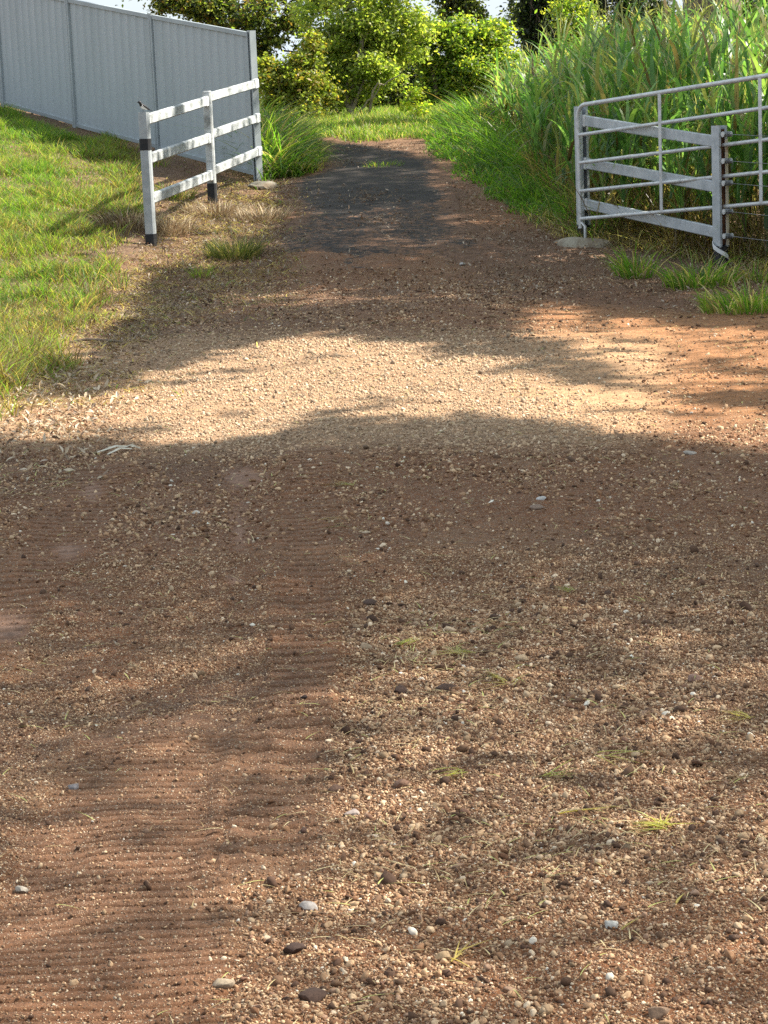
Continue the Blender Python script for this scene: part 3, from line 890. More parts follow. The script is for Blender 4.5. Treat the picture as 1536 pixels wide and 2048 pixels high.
def templates(sub, n, seed):
    V0, Fc = ico(sub); out = []
    rg = np.random.default_rng(seed)
    for _ in range(n):
        V = V0.copy()
        for _k in range(6):
            a = rg.normal(size=3); a /= np.linalg.norm(a); d = rg.uniform(.40, .80)
            V = V - np.outer(np.clip(V @ a - d, 0, None) * .97, a)
        V = V * (1 + .07 * rg.normal(size=(len(V), 1)))
        out.append(V)
    return np.array(out), Fc

def rots(n, rg, tilt=.5):
    az = rg.uniform(0, 2 * math.pi, n); tx = rg.normal(0, tilt, n); ty = rg.normal(0, tilt, n)
    ca, sa = np.cos(az), np.sin(az); cx, sx = np.cos(tx), np.sin(tx); cy, sy = np.cos(ty), np.sin(ty)
    Rm = np.empty((n, 3, 3))
    Rz = np.zeros((n, 3, 3)); Rz[:, 0, 0] = ca; Rz[:, 0, 1] = -sa; Rz[:, 1, 0] = sa; Rz[:, 1, 1] = ca; Rz[:, 2, 2] = 1
    Rx = np.zeros((n, 3, 3)); Rx[:, 0, 0] = 1; Rx[:, 1, 1] = cx; Rx[:, 1, 2] = -sx; Rx[:, 2, 1] = sx; Rx[:, 2, 2] = cx
    Ry = np.zeros((n, 3, 3)); Ry[:, 1, 1] = 1; Ry[:, 0, 0] = cy; Ry[:, 0, 2] = sy; Ry[:, 2, 0] = -sy; Ry[:, 2, 2] = cy
    return Rz @ Rx @ Ry

def scatter_field(dens, dmax, y0, y1, rg, margin=1.0, k=.178):
    """points in the widening strip |x| < k*y + margin with local density dens(x, y) (per square metre)"""
    area = k * (y1 ** 2 - y0 ** 2) + 2 * margin * (y1 - y0)
    n = int(area * dmax)
    y = np.sqrt(rg.uniform(0, 1, n) * ((y1 + margin / k) ** 2 - (y0 + margin / k) ** 2) + (y0 + margin / k) ** 2) - margin / k
    x = rg.uniform(-1, 1, n) * (k * y + margin)
    keep = rg.uniform(0, 1, n) < dens(x, y) / dmax
    return x[keep], y[keep]

PAL = np.array([(.155, .076, .038), (.24, .130, .067), (.34, .205, .113), (.44, .288, .165), (.54, .38, .23), (.34, .212, .135), (.20, .108, .068), (.62, .49, .34), (.72, .65, .53)])
PALW = np.array([.20, .20, .18, .16, .12, .04, .03, .045, .007])

def gravel_weight(x, y):
    px, py, d = proj(np.stack([x, y, macro(x, y)], -1))
    tot, ridge, lip = track_mask(x, y); sm = smooth_mask(x, y)
    n = fbm(x * 1.3, y * .8, 71, 4); n2 = fbm(x * 4.5, y * 3, 72, 3)
    w = .62 + .55 * sstep(.38, .62, n)
    w = w * (.45 + .9 * sstep(.35, .65, n2))
    heap = sstep(620, 760, px) * sstep(1080, 1230, py) * (1 - sstep(1290, 1500, px) * (1 - sstep(1560, 1700, py)) * .55)
    heap = np.maximum(heap, sstep(350, 560, px) * sstep(1680, 1800, py))
    w = w + 1.15 * heap * (.55 + .7 * sstep(.35, .6, n2))
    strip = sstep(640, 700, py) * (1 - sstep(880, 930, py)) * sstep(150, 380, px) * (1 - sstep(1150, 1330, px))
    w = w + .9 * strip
    clay = sstep(1000, 1180, px) * sstep(540, 600, py) * (1 - sstep(800, 880, py))
    w = w * (1 - .72 * clay)
    w = w * (1 - .52 * tot) * (1 - .88 * sm)
    w = w * sstep(500, 600, py)
    w = w * np.where(x < -1.9 - .1 * (y - 10) * 0, 1 - .6 * sstep(10, 13, y), 1)
    return np.clip(w, 0, 2.2), heap, strip

def gravel(name, label, dmax, y0, y1, med, sig, lo, hi, sub, seed, ntem=14, flat=(.45, .85), bright=1.0, smooth=False):
    rg = np.random.default_rng(seed)
    x, y = scatter_field(lambda a, b: gravel_weight(a, b)[0] / 2.2 * dmax, dmax, y0, y1, rg, .5)
    w, heap, strip = gravel_weight(x, y)
    n = len(x)
    r = np.clip(med * np.exp(sig * rg.normal(size=n)) * (1 + .35 * heap), lo, hi)
    T, Fc = templates(sub, ntem, seed + 1)
    k = rg.integers(0, ntem, n)
    sc = np.stack([r * rg.uniform(.8, 1.5, n), r * rg.uniform(.6, 1.0, n), r * rg.uniform(*flat, n)], 1)
    P = T[k] * sc[:, None, :]
    P = np.einsum('nij,nvj->nvi', rots(n, rg, .75), P)
    z = surf(x, y) + r * rg.uniform(-.12, .42, n)
    P = P + np.stack([x, y, z], 1)[:, None, :]
    ci = rg.choice(len(PAL), n, p=PALW / PALW.sum())
    c = PAL[ci] * rg.uniform(.8, 1.2, (n, 1)) * bright
    c = c * (1 - .45 * strip[:, None]) + .45 * strip[:, None] * np.array([.52, .40, .27]) * rg.uniform(.7, 1.25, (n, 1))  # pale gravel here, lightened further to brighten the sunlit band
    nv = T.shape[1]
    C = np.repeat(c[:, None, :], nv, 1)
    C = C * rg.uniform(.9, 1.1, (n, nv, 1))
    FF = (Fc[None] + (np.arange(n) * nv)[:, None, None]).reshape(-1, 3)
    o = mesh_np(name, P.reshape(-1, 3), FF, np.clip(C, 0, .8).reshape(-1, 3), M_STONE, smooth=smooth)
    tag(o, label, 'gravel', kind='stuff')
    print(name, n)
    return o

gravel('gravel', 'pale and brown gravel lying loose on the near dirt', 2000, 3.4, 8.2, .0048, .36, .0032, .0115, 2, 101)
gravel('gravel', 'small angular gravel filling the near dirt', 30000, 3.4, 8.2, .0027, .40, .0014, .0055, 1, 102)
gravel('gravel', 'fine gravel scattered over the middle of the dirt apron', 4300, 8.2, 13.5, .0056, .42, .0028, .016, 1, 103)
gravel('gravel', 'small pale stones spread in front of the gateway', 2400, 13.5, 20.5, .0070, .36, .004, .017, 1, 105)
gravel('grit', 'fine grit and crumbs between the gravel stones', 12000, 3.4, 7.0, .0017, .3, .001, .003, 1, 107, flat=(.6, 1))

def crumbs(name, label, dmax, y0, y1, seed, med):
    global PAL, PALW
    a, b = PAL, PALW
    PAL = np.array([(.075, .040, .024), (.10, .055, .032), (.16, .09, .05), (.30, .20, .115), (.44, .32, .20)]); PALW = np.array([.3, .28, .17, .14, .11])
    o = gravel(name, label, dmax, y0, y1, med, .42, .004, .024, 1, seed, flat=(.4, .75))
    PAL, PALW = a, b
    return o
crumbs('dirt_crumbs', 'dark crumbs of dirt and stones over the middle of the apron', 300, 7.0, 13.5, 111, .0072)
crumbs('dirt_crumbs', 'dark crumbs of dirt and stones over the far apron', 230, 13.5, 21, 113, .0105)
crumbs('dirt_crumbs', 'brown crumbs of dirt between the near stones', 1100, 3.4, 7.0, 115, .0052)

# the stones, clods and sticks that stand out one by one
ST = [
 ('stone', 'pinkish flat stone lying alone on bare dirt at the right', 1390, 1360, .058, .6, (.34, .21, .16)),
 ('stone', 'tan flat stone at the edge of the gravel beside the crawler track', 730, 1296, .062, .45, (.44, .30, .19)),
 ('stone', 'round pink-grey stone at the edge of the near gravel beside the crawler track', 703, 1632, .046, .7, (.40, .31, .27)),
 ('stone', 'small dark reddish clod resting on the smooth crawler track', 607, 1664, .030, .7, (.10, .055, .04)),
 ('stone', 'grey slab-like stone on the gravel left of the near crawler bars', 148, 1576, .044, .5, (.30, .27, .26)),
 ('stone', 'cream stone on the near left dirt among the crawler bars', 46, 1782, .040, .6, (.48, .41, .32)),
 ('stone', 'pale grey angular stone in the near gravel left of centre', 620, 1818, .046, .75, (.46, .40, .35)),
 ('stone', 'large tan stone near the bottom edge left of centre', 445, 1972, .052, .7, (.40, .30, .21)),
 ('stone', 'orange-tan stone near the bottom edge with straw beside it', 889, 1920, .048, .65, (.46, .29, .16)),
 ('stone', 'large brown stone at the bottom edge right of centre', 1316, 2032, .058, .7, (.26, .17, .11)),
 ('stone', 'white stone with a pale straw stem leaning on it', 1222, 1856, .044, .8, (.66, .61, .52)),
 ('stone', 'flat white stone alone on the fine gravel at mid right', 1083, 999, .052, .5, (.70, .66, .60)),
 ('stone', 'tan stone partly sunk in dark gravel below the flat white stone', 1075, 1018, .075, .45, (.27, .19, .14)),
 ('stone', 'flat white stone on the dark dirt left of the middle crawler track', 392, 1027, .050, .45, (.60, .52, .43)),
 ('stone', 'pale stone at the right edge of the apron above the fine gravel', 1378, 909, .075, .45, (.50, .42, .34)),
 ('stone', 'small white stone below the bitumen end right of centre', 925, 530, .085, .5, (.66, .62, .56)),
 ('dirt_clod', 'dark dirt clod left of a long crumbled clod in the middle gravel', 805, 1385, .062, .7, (.085, .05, .036)),
 ('dirt_clod', 'long crumbled dark clod in the middle gravel right of centre', 893, 1378, .075, .45, (.08, .048, .034)),
 ('dirt_clod', 'dark wet clod beside a white pebble in the near gravel', 588, 1905, .064, .6, (.07, .042, .032)),
 ('dirt_clod', 'low dark clod near the bottom edge below the wet clod', 625, 2000, .075, .5, (.085, .05, .036)),
 ('dirt_clod', 'small dark clod on the near track beside the big gravel', 672, 1582, .05, .6, (.13, .075, .05)),
 ('dirt_clod', 'brown clod among gravel right of the crawler track', 803, 1572, .058, .6, (.20, .115, .075)),
 ('dirt_clod', 'pointed black clod on the smooth middle crawler track', 608, 1396, .024, .8, (.045, .03, .026)),
 ('dirt_clod', 'dark clod in the gravel above the tan flat stone', 742, 1208, .055, .6, (.10, .06, .042)),
]
for k, (nm, lab, px, py, s, fl, c) in enumerate(ST):
    rg = np.random.default_rng(900 + k)
    lump(nm, lab, 'stone' if nm == 'stone' else 'clod', px, py, (s * rg.uniform(.8, 1.0), s * rg.uniform(.6, .8), s * fl * .8), M_STONE, 300 + k, tuple(v * (.78 - .35 * max(0, v - .3)) for v in c), .3, rg.uniform(-.5, .5), 3,
         'single stones on the dirt' if nm == 'stone' else 'dirt clods on the gravel')

# ------------------------------------------------------------------ grass and leaf builders
def blades(P, h, w, az, bend, c0, c1, seg=3, twist=None, droop=0.0, rg=None, up=None):
    """strip blades rooted at P; bend = sideways reach over height; c0/c1 root and tip colours"""
    n = len(P)
    s = np.linspace(0, 1, seg + 1)
    h = np.broadcast_to(h, (n,)); w = np.broadcast_to(w, (n,)); bend = np.broadcast_to(bend, (n,)); droop = np.broadcast_to(droop, (n,))
    d = np.stack([np.cos(az), np.sin(az), np.zeros(n)], 1)
    tw = (az + math.pi / 2) if twist is None else twist
    sd = np.stack([np.cos(tw), np.sin(tw), np.zeros(n)], 1)
    reach = h[:, None] * bend[:, None] * (s[None] * .35 + .65 * s[None] ** 2)
    zz = h[:, None] * (s[None] - droop[:, None] * s[None] ** 2.6)
    C = P[:, None, :] + d[:, None, :] * reach[..., None]
    C[..., 2] += zz
    wid = w[:, None] * np.clip(1.02 - s[None] ** 1.8, .04, 1) * (.6 + .4 * np.sin(np.clip(s[None] * 2.2 + .35, 0, math.pi)))
    L = C - sd[:, None, :] * wid[..., None] / 2; R_ = C + sd[:, None, :] * wid[..., None] / 2
    V = np.stack([L, R_], 2).reshape(n, -1, 3)
    col = c0[:, None, :] * (1 - s[None, :, None]) + c1[:, None, :] * s[None, :, None]
    col = np.repeat(col, 2, 1)
    k = np.arange(seg)
    f = np.stack([2 * k, 2 * k + 1, 2 * k + 3, 2 * k + 2], 1)
    FF = (f[None] + (np.arange(n) * 2 * (seg + 1))[:, None, None]).reshape(-1, 4)
    return V.reshape(-1, 3), FF, col.reshape(-1, 3)

def merge(parts):
    Vs, Fs, Cs = [], [], []; n = 0
    for V, Fc, C in parts:
        Vs.append(V); Fs.append(Fc + n); Cs.append(C); n += len(V)
    return np.concatenate(Vs), np.concatenate(Fs), np.concatenate(Cs)

def pick(pal, n, rg, wts=None, var=.18):
    pal = np.array(pal, float)
    i = rg.choice(len(pal), n, p=None if wts is None else np.array(wts) / np.sum(wts))
    return pal[i] * rg.uniform(1 - var, 1 + var, (n, 1))

def leaves(P, size, rg, aspect=.5, pal=None, wts=None, nrm=None, spread=1.0, fold=.25, col=None, hang=0.0):
    """pointed folded leaves (two quads each) at P"""
    n = len(P)
    size = np.broadcast_to(size, (n,))
    a = rg.normal(size=(n, 3)); a[:, 2] = a[:, 2] * .7 - hang; a /= np.linalg.norm(a, axis=1)[:, None]
    b = rg.normal(size=(n, 3))
    if nrm is not None: b = b * spread + nrm
    b = b - (b * a).sum(1)[:, None] * a; b /= np.linalg.norm(b, axis=1)[:, None]
    s = np.cross(a, b)
    L = size[:, None]; W = (size * aspect * .5)[:, None]
    base = P; tip = P + a * L - b * L * .12
    m0 = P + a * L * .5
    l1 = P + a * L * .42 + s * W + b * W * fold; r1_ = P + a * L * .42 - s * W + b * W * fold
    l2 = P + a * L * .75 + s * W * .62 + b * (W * fold - L * .04); r2_ = P + a * L * .75 - s * W * .62 + b * (W * fold - L * .04)
    V = np.stack([base, m0, tip, l1, l2, r1_, r2_], 1)
    f = np.array([[0, 1, 3, 3], [0, 5, 1, 1]])
    f4 = np.array([[1, 2, 4, 3], [1, 5, 6, 2]])
    tri = np.array([[0, 1, 3], [0, 5, 1]])
    off = (np.arange(n) * 7)[:, None, None]
    T = (tri[None] + off).reshape(-1, 3); Q = (f4[None] + off).reshape(-1, 4)
    c = pick(pal, n, rg, wts) if col is None else col
    C = np.repeat(c[:, None, :], 7, 1)
    return V.reshape(-1, 3), T, Q, C.reshape(-1, 3)

def leaf_mesh(name, P, size, rg, mat, parent=None, **k):
    V, T, Q, C = leaves(P, size, rg, **k)
    return mesh_np(name, V, [T, Q], C, mat, parent=parent)

G_FRESH = [(.10, .215, .034), (.135, .245, .042), (.08, .18, .032), (.165, .265, .055)]
G_YEL = [(.19, .26, .05), (.25, .29, .075), (.16, .235, .045)]
G_STRAW = [(.30, .23, .12), (.24, .17, .09), (.36, .29, .16)]
G_PALE = [(.50, .41, .27), (.42, .32, .20), (.30, .21, .13), (.58, .49, .34)]
G_DEAD = [(.13, .085, .05), (.18, .12, .07), (.09, .06, .038), (.24, .17, .105)]

# ------------------------------------------------------------------ lawn on the left bank
LE = np.array([G(a, b)[:2] for a, b in [(60, 805), (95, 770), (150, 715), (195, 650), (228, 590), (250, 530), (262, 470), (285, 420), (300, 380), (300, 345)]])
FP = np.array([p[0][:2] for p in fposts])
def lawn_edge(y): return np.interp(y, LE[:, 1], LE[:, 0])
def fence_side(x, y):
    """metres in front of the steel fence line"""
    d = FP[-1] - FP[0]; d = d / np.linalg.norm(d)
    s = np.sign(-FP[0, 0] * -d[1] - FP[0, 1] * d[0])
    return ((x - FP[0, 0]) * -d[1] + (y - FP[0, 1]) * d[0]) * s
def lawn_dens(x, y):
    e = lawn_edge(y) + (fbm(x * 2 + 5, y * 1.4, 81, 3) - .5) * .9
    w = sstep(.10, -.35, x - e)
    w = w * sstep(12.2, 13.3, y + (fbm(x * 2, y, 82, 3) - .5) * 1.6) * sstep(.22, .45, fence_side(x, y))
    return w * (.45 + .75 * sstep(.3, .6, fbm(x * 1.8, y * 1.2, 83, 3)))
rg = np.random.default_rng(21)
def sampler(n, x0, x1, y0, y1, dens):
    x = rg.uniform(x0, x1, n); y = rg.uniform(y0, y1, n); w = dens(x, y)
    k = rg.uniform(0, 1.2, n) < w
    k &= x > -(.185 * y + 1.2)
    return x[k], y[k]
x, y = sampler(420000, -7.2, -1.0, 12, 34.2, lawn_dens)
n = len(x); print('lawn', n)
clump = fbm(x * 2.6, y * 2.0, 85, 3)
tall = .82 * (.06 + .16 * sstep(.4, .7, clump) + .10 * (1 - sstep(15, 20, y))) * rg.uniform(.55, 1.3, n)
base = pick(G_FRESH, n, rg); yel = pick(G_YEL, n, rg); st = pick(G_STRAW, n, rg)
ym = rg.uniform(0, 1, n) < (.26 + .45 * sstep(.45, .65, fbm(x * .8, y * .6, 86, 3)))
c1 = np.where(ym[:, None], yel, base)
near_edge = sstep(-1.5, 0, x - lawn_edge(y)) + .25 * (1 - sstep(13.5, 15.5, y))
sm_ = rg.uniform(0, 1, n) < .06 + .35 * near_edge + .28 * sstep(.5, .66, fbm(x * 1.1, y * .8, 88, 3))
dd = pick(G_DEAD, n, rg)
c1 = np.where(sm_[:, None], st, c1)
c1 = np.where((rg.uniform(0, 1, n) < .03 + .24 * near_edge)[:, None], dd, c1)
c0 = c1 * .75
P = np.stack([x, y, H(x, y) - .01], 1)
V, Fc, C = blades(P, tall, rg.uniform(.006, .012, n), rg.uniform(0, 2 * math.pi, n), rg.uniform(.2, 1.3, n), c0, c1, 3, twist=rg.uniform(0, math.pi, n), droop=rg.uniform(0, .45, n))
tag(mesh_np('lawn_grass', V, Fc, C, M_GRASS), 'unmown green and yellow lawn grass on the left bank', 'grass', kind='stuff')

# ------------------------------------------------------------------ leaf litter and straw
def litter_w(x, y):
    px, py, d = proj(np.stack([x, y, macro(x, y)], -1))
    w = np.zeros(x.shape)
    def blob(cx, cy, rx, ry, a):
        q = ((px - cx) / rx) ** 2 + ((py - cy) / ry) ** 2
        return a * np.exp(-q)
    for b in [(400, 470, 130, 75, 1.0), (470, 420, 90, 50, .8), (330, 560, 110, 60, .8), (510, 480, 55, 75, .8), (230, 640, 90, 60, .75), (90, 795, 150, 50, 1.3), (30, 825, 150, 45, 1.3), (60, 930, 150, 60, .45),
              (1000, 420, 60, 35, .35), (1050, 480, 90, 30, .55), (930, 400, 35, 45, .35), (1200, 560, 140, 40, .2), (1330, 590, 120, 40, .25), (1480, 560, 90, 40, .6), (1250, 500, 120, 30, .8),
              (750, 400, 55, 12, .95), (755, 438, 55, 9, .7), (700, 330, 40, 10, .4), (800, 470, 120, 40, .12), (640, 560, 200, 60, .18), (1000, 540, 200, 50, .22), (1080, 560, 90, 25, .35), (760, 300, 100, 10, .6), (560, 400, 60, 30, .5)]:
        w = w + blob(*b)
    return np.clip(w * (.5 + .9 * sstep(.35, .6, fbm(x * 3, y * 2.2, 91, 3))), 0, 1.2)
rg = np.random.default_rng(31)
x = rg.uniform(-5, 5.5, 420000); y = rg.uniform(10, 33, 420000)
k = rg.uniform(0, 1.2, len(x)) < litter_w(x, y) * .40
x, y = x[k], y[k]; n = len(x); print('litter', n)
P = np.stack([x, y, surf(x, y) + rg.uniform(.003, .022, n)], 1)
pal = [(.17, .115, .075), (.24, .175, .125), (.11, .07, .048), (.33, .26, .19), (.46, .39, .31), (.22, .12, .065)]
up = np.tile([0, 0, 1.0], (n, 1))
lc = pick(pal, n, rg, [.2, .26, .1, .25, .16, .06]); pale = rg.uniform(0, 1, n) < .75 * (1 - sstep(14, 15.8, y))
lc = np.where(pale[:, None], pick([(.50, .41, .29), (.42, .32, .21), (.58, .50, .38)], n, rg), lc)
o = leaf_mesh('leaf_litter', P, rg.uniform(.022, .058, n) * np.where(y < 15.5, 1.1, 1.0), rg, M_LITTER, aspect=.30, col=lc, nrm=up * 1.6, spread=.9, fold=.6)
tag(o, 'fallen brown dry leaves along the edges of the driveway', 'leaf litter', kind='stuff')

rg = np.random.default_rng(33)
def straw_w(x, y):
    px, py, d = proj(np.stack([x, y, macro(x, y)], -1))
    tot, _, _ = track_mask(x, y)
    w = .16 + .9 * np.exp(-((px - 900) / 260) ** 2 - ((py - 1340) / 110) ** 2) + .8 * np.exp(-((px - 1150) / 330) ** 2 - ((py - 1700) / 170) ** 2) + .5 * np.exp(-((px - 700) / 130) ** 2 - ((py - 1760) / 130) ** 2)
    w = w + .5 * (px < 200) * (py < 1000) * (py > 840)
    return w * (1 - .6 * tot) * sstep(560, 700, py) * (.4 + sstep(.4, .65, fbm(x * 5, y * 4, 95, 3)))
x, y = scatter_field(lambda a, b: np.clip(straw_w(a, b), 0, 1.2) * 620, 744, 3.5, 17, rg, .4)
n = len(x); print('straw', n)
P = np.stack([x, y, surf(x, y) + rg.uniform(.005, .015, n)], 1)
ln = rg.uniform(.02, .075, n) * (1 + .04 * y)
cst = pick([(.48, .38, .19), (.36, .26, .13), (.56, .47, .26), (.22, .14, .08), (.42, .43, .15)], n, rg)
az = rg.uniform(0, 2 * math.pi, n)
V, Fc, C = blades(P, np.full(n, 1.0) * ln * .16, rg.uniform(.0018, .0036, n) * (1 + .06 * y), az, 1 / .16 * rg.uniform(.8, 1.1, n), cst, cst, 4, twist=az + math.pi / 2 + rg.normal(0, .3, n), droop=rg.uniform(.4, 1.3, n))
tag(mesh_np('straw', V, Fc, C, M_LITTER), 'loose bits of straw and dry grass on the gravel', 'straw', kind='stuff')

# separate sprigs, stems and sticks
def sprig(name, lab, cat, px, py, length, nb, col, seed, rz=None, w=.0035, spread=.5, rise=.12, group=None):
    rg = np.random.default_rng(seed)
    g = G(px, py, H)
    az = (rz if rz is not None else rg.uniform(0, 6.28)) + rg.normal(0, spread, nb)
    ln = length * rg.uniform(.55, 1.0, nb)
    P = np.stack([rg.normal(0, .012, nb), rg.normal(0, .012, nb), np.full(nb, .012)], 1)
    c = (.7 * np.array(col)[None] + .5 * np.array([[.42, .37, .17]])) * rg.uniform(.8, 1.2, (nb, 1))
    V, Fc, C = blades(P, ln * rise, np.full(nb, w * 1.25), az, 1 / rise, c, c * 1.1, 6, twist=az + math.pi / 2 + rg.normal(0, .4, nb), droop=rg.uniform(.2, 1.0, nb))
    # give the strips thickness
    k = len(V); V2 = V - np.array([0, 0, .0012])
    o = mesh_np(name, np.concatenate([V, V2]), np.concatenate([Fc, Fc[:, ::-1] + k]), np.concatenate([C, C]), M_GRASS)
    o.location = g
    tag(o, lab, cat, group)
    return o
GS = 'cut grass sprigs on the gravel'
sprig('grass_sprig', 'green grass sprig on the gravel right of the tan flat stone', 'grass sprig', 800, 1295, .09, 14, (.24, .27, .07), 1, .6, group=GS)
sprig('grass_sprig', 'loose cut grass above the long dark clod', 'grass sprig', 935, 1312, .13, 12, (.25, .25, .09), 2, 2.9, group=GS)
sprig('grass_sprig', 'pale cut grass right of the long dark clod', 'grass sprig', 1010, 1372, .14, 10, (.30, .26, .11), 3, 2.2, group=GS)
sprig('grass_sprig', 'bright green sprig with forked blades in the near gravel left of the flat fork', 'grass sprig', 925, 1548, .09, 8, (.25, .28, .06), 4, 3.9, group=GS)
sprig('grass_sprig', 'thin green fork of grass lying flat above the long straw', 'grass sprig', 1095, 1556, .12, 5, (.24, .30, .07), 5, .35, group=GS)
sprig('grass_sprig', 'green sprig tangle near the right of the near gravel', 'grass sprig', 1325, 1662, .10, 16, (.29, .30, .07), 6, 2.0, spread=.9, group=GS)
sprig('grass_sprig', 'thin green sprig above the pinkish stone', 'grass sprig', 1150, 1186, .10, 8, (.22, .25, .08), 7, 2.4, group=GS)
sprig('grass_sprig', 'pale sprig at the right edge below the pinkish stone', 'grass sprig', 1495, 1440, .10, 10, (.33, .30, .11), 8, 3.0, group=GS)
sprig('grass_sprig', 'two crossed green stems in the dark gravel on the right', 'grass sprig', 1205, 1520, .15, 4, (.22, .27, .08), 9, -.35, group=GS)
sprig('straw_stem', 'long yellow-green stem lying across the near gravel', 'straw', 1120, 1639, .19, 2, (.40, .36, .12), 10, .22, w=.0042, spread=.06, rise=.06)
sprig('straw_stem', 'pale straw stem leaning from the white stone', 'straw', 1228, 1868, .075, 1, (.50, .43, .18), 11, .75, w=.0045, spread=.02, rise=.2)
sprig('straw_stem', 'short yellow blade right of the leaning pale stem', 'straw', 1345, 1820, .055, 1, (.48, .42, .16), 12, 1.1, w=.0055, spread=.02, rise=.2)
sprig('straw_stem', 'forked straw beside the orange-tan stone', 'straw', 905, 1925, .10, 5, (.36, .30, .11), 13, .5, spread=.5)
sprig('grass_sprig', 'sparse green sprig right of the middle crawler track near its far end', 'grass sprig', 705, 975, .16, 10, (.25, .24, .10), 14, 2.9, group=GS)
sprig('straw_stem', 'dark twig with pale tips right of the middle crawler track', 'straw', 640, 1046, .16, 4, (.26, .19, .10), 15, .1)
for k, (px, py, rz, ln, lab) in enumerate([(195, 908, .55, .19, 'pale flat bark strip, longest of three at the left of the apron'), (215, 912, .8, .15, 'pale bark strip between two others at the left of the apron'), (247, 900, -.5, .10, 'short stubby pale bark strip right of the other two')]):
    g = G(px, py, H); m = MB()
    c, s = math.cos(rz), math.sin(rz)
    L = ln
    pr = [(-.014, 0), (.0, .006), (.014, 0), (0, -.003)]
    m.prism([(-.006, 0), (0, .004), (.006, 0), (0, -.003)], (0, 0, .008), (L * .5 * c, L * .5 * s, .026), (-s, c, 0), (0, 0, 1), pr)
    m.prism(pr, (L * .5 * c, L * .5 * s, .026), (L * c, L * s, .012), (-s, c, 0), (0, 0, 1), [(-.007, 0), (0, .004), (.007, 0), (0, -.003)])
    o = m.build('bark_strip', M_CREAMWOOD, None)
    o.location = g; tag(o, lab, 'bark strip', 'pale bark strips on the apron')
g = G(140, 690, H); m = MB()
m.tube([(0, 0, .02), (.12, -.02, .035), (.25, -.07, .03), (.38, -.12, .02)], [.009, .011, .010, .006], 7)
o = m.build('stick', M_STICK, None, True); o.location = g; tag(o, 'thin bare stick lying at the foot of the lawn bank', 'stick')

# ------------------------------------------------------------------ tufts one can point at
def tuft(name, lab, cat, px, py, r, h, nb, pal, seed, group=None, w=(.006, .011), dead=.2, bend=(.25, 1.1), droop=(.1, .6), pal2=None, mat=None):
    rg = np.random.default_rng(seed)
    g = G(px, py, macro)
    rr = r * np.sqrt(rg.uniform(0, 1, nb)) ; a = rg.uniform(0, 6.283, nb)
    x = rr * np.cos(a); y = rr * np.sin(a)
    P = np.stack([x, y, surf(g[0] + x, g[1] + y) - g[2] - .01], 1)
    c1 = pick(pal, nb, rg); d = pick(pal2 or G_STRAW, nb, rg)
    c1 = np.where((rg.uniform(0, 1, nb) < dead)[:, None], d, c1)
    V, Fc, C = blades(P, h * rg.uniform(.45, 1.1, nb) * (1 - .4 * rr / r), rg.uniform(*w, nb), a + rg.normal(0, .7, nb), rg.uniform(*bend, nb), c1 * .75, c1, 5, droop=rg.uniform(*droop, nb), twist=rg.uniform(0, math.pi, nb))
    o = mesh_np(name, V, Fc, C, mat or M_GRASS); o.location = g
    tag(o, lab, cat, group)
    return o
TG = 'grass tufts by the right fence'
tuft('grass_tuft', 'green grass tuft in front of the middle of the right fence bay', 'grass tuft', 1272, 556, .17, .50, 130, G_FRESH + G_YEL, 41, TG, w=(.010, .018), dead=.35, pal2=G_PALE)
tuft('grass_tuft', 'green grass tuft at the foot of the open channel post', 'grass tuft', 1400, 575, .30, .42, 300, G_FRESH + G_YEL, 42, TG, w=(.010, .018), dead=.3, pal2=G_PALE)
tuft('grass_tuft', 'low green grass tuft at the right edge of the apron', 'grass tuft', 1505, 622, .36, .36, 420, G_FRESH + G_YEL, 43, TG, w=(.010, .018), dead=.3, pal2=G_PALE)
tuft('grass_tuft', 'pale dry grass tuft just behind the wound tape', 'grass tuft', 1505, 565, .25, .30, 220, G_STRAW + G_FRESH, 44, TG, dead=.5)
DG = 'dry grass tufts on the left verge'
tuft('dry_grass_tuft', 'pale dry grass tuft right of the grey rail fence post', 'dry grass', 342, 468, .24, .36, 420, G_PALE, 45, DG, mat=M_LITTER)
tuft('dry_grass_tuft', 'wide pale dry grass tuft at the foot of the white post', 'dry grass', 432, 432, .34, .28, 460, G_PALE, 46, DG, mat=M_LITTER)
tuft('dry_grass_tuft', 'dry grass tuft near the edge of the bitumen right of the white post', 'dry grass', 520, 440, .32, .24, 420, G_PALE, 47, DG, mat=M_LITTER)
tuft('dry_grass_tuft', 'brown dead grass tuft left of the grey rail fence post', 'dry grass', 262, 455, .34, .34, 520, G_DEAD + G_PALE, 48, DG, mat=M_LITTER)
tuft('weed_tuft', 'olive green weed tuft on the verge beside the bitumen end', 'weed', 470, 515, .26, .40, 620, [(.10, .12, .05), (.13, .13, .06), (.08, .10, .04)], 49, w=(.005, .009))
tuft('weed_tuft', 'thin green and brown weed behind the lowest left rail', 'weed', 345, 398, .26, .38, 300, G_FRESH + G_DEAD, 50)
tuft('weed_tuft', 'small yellow-green weed sprouting in the litter of the left verge', 'weed', 405, 556, .10, .26, 60, G_YEL, 51)
tuft('weed_tuft', 'small tuft of weeds growing from the middle of the far bitumen', 'weed', 765, 335, .28, .14, 140, G_YEL + G_FRESH, 52)

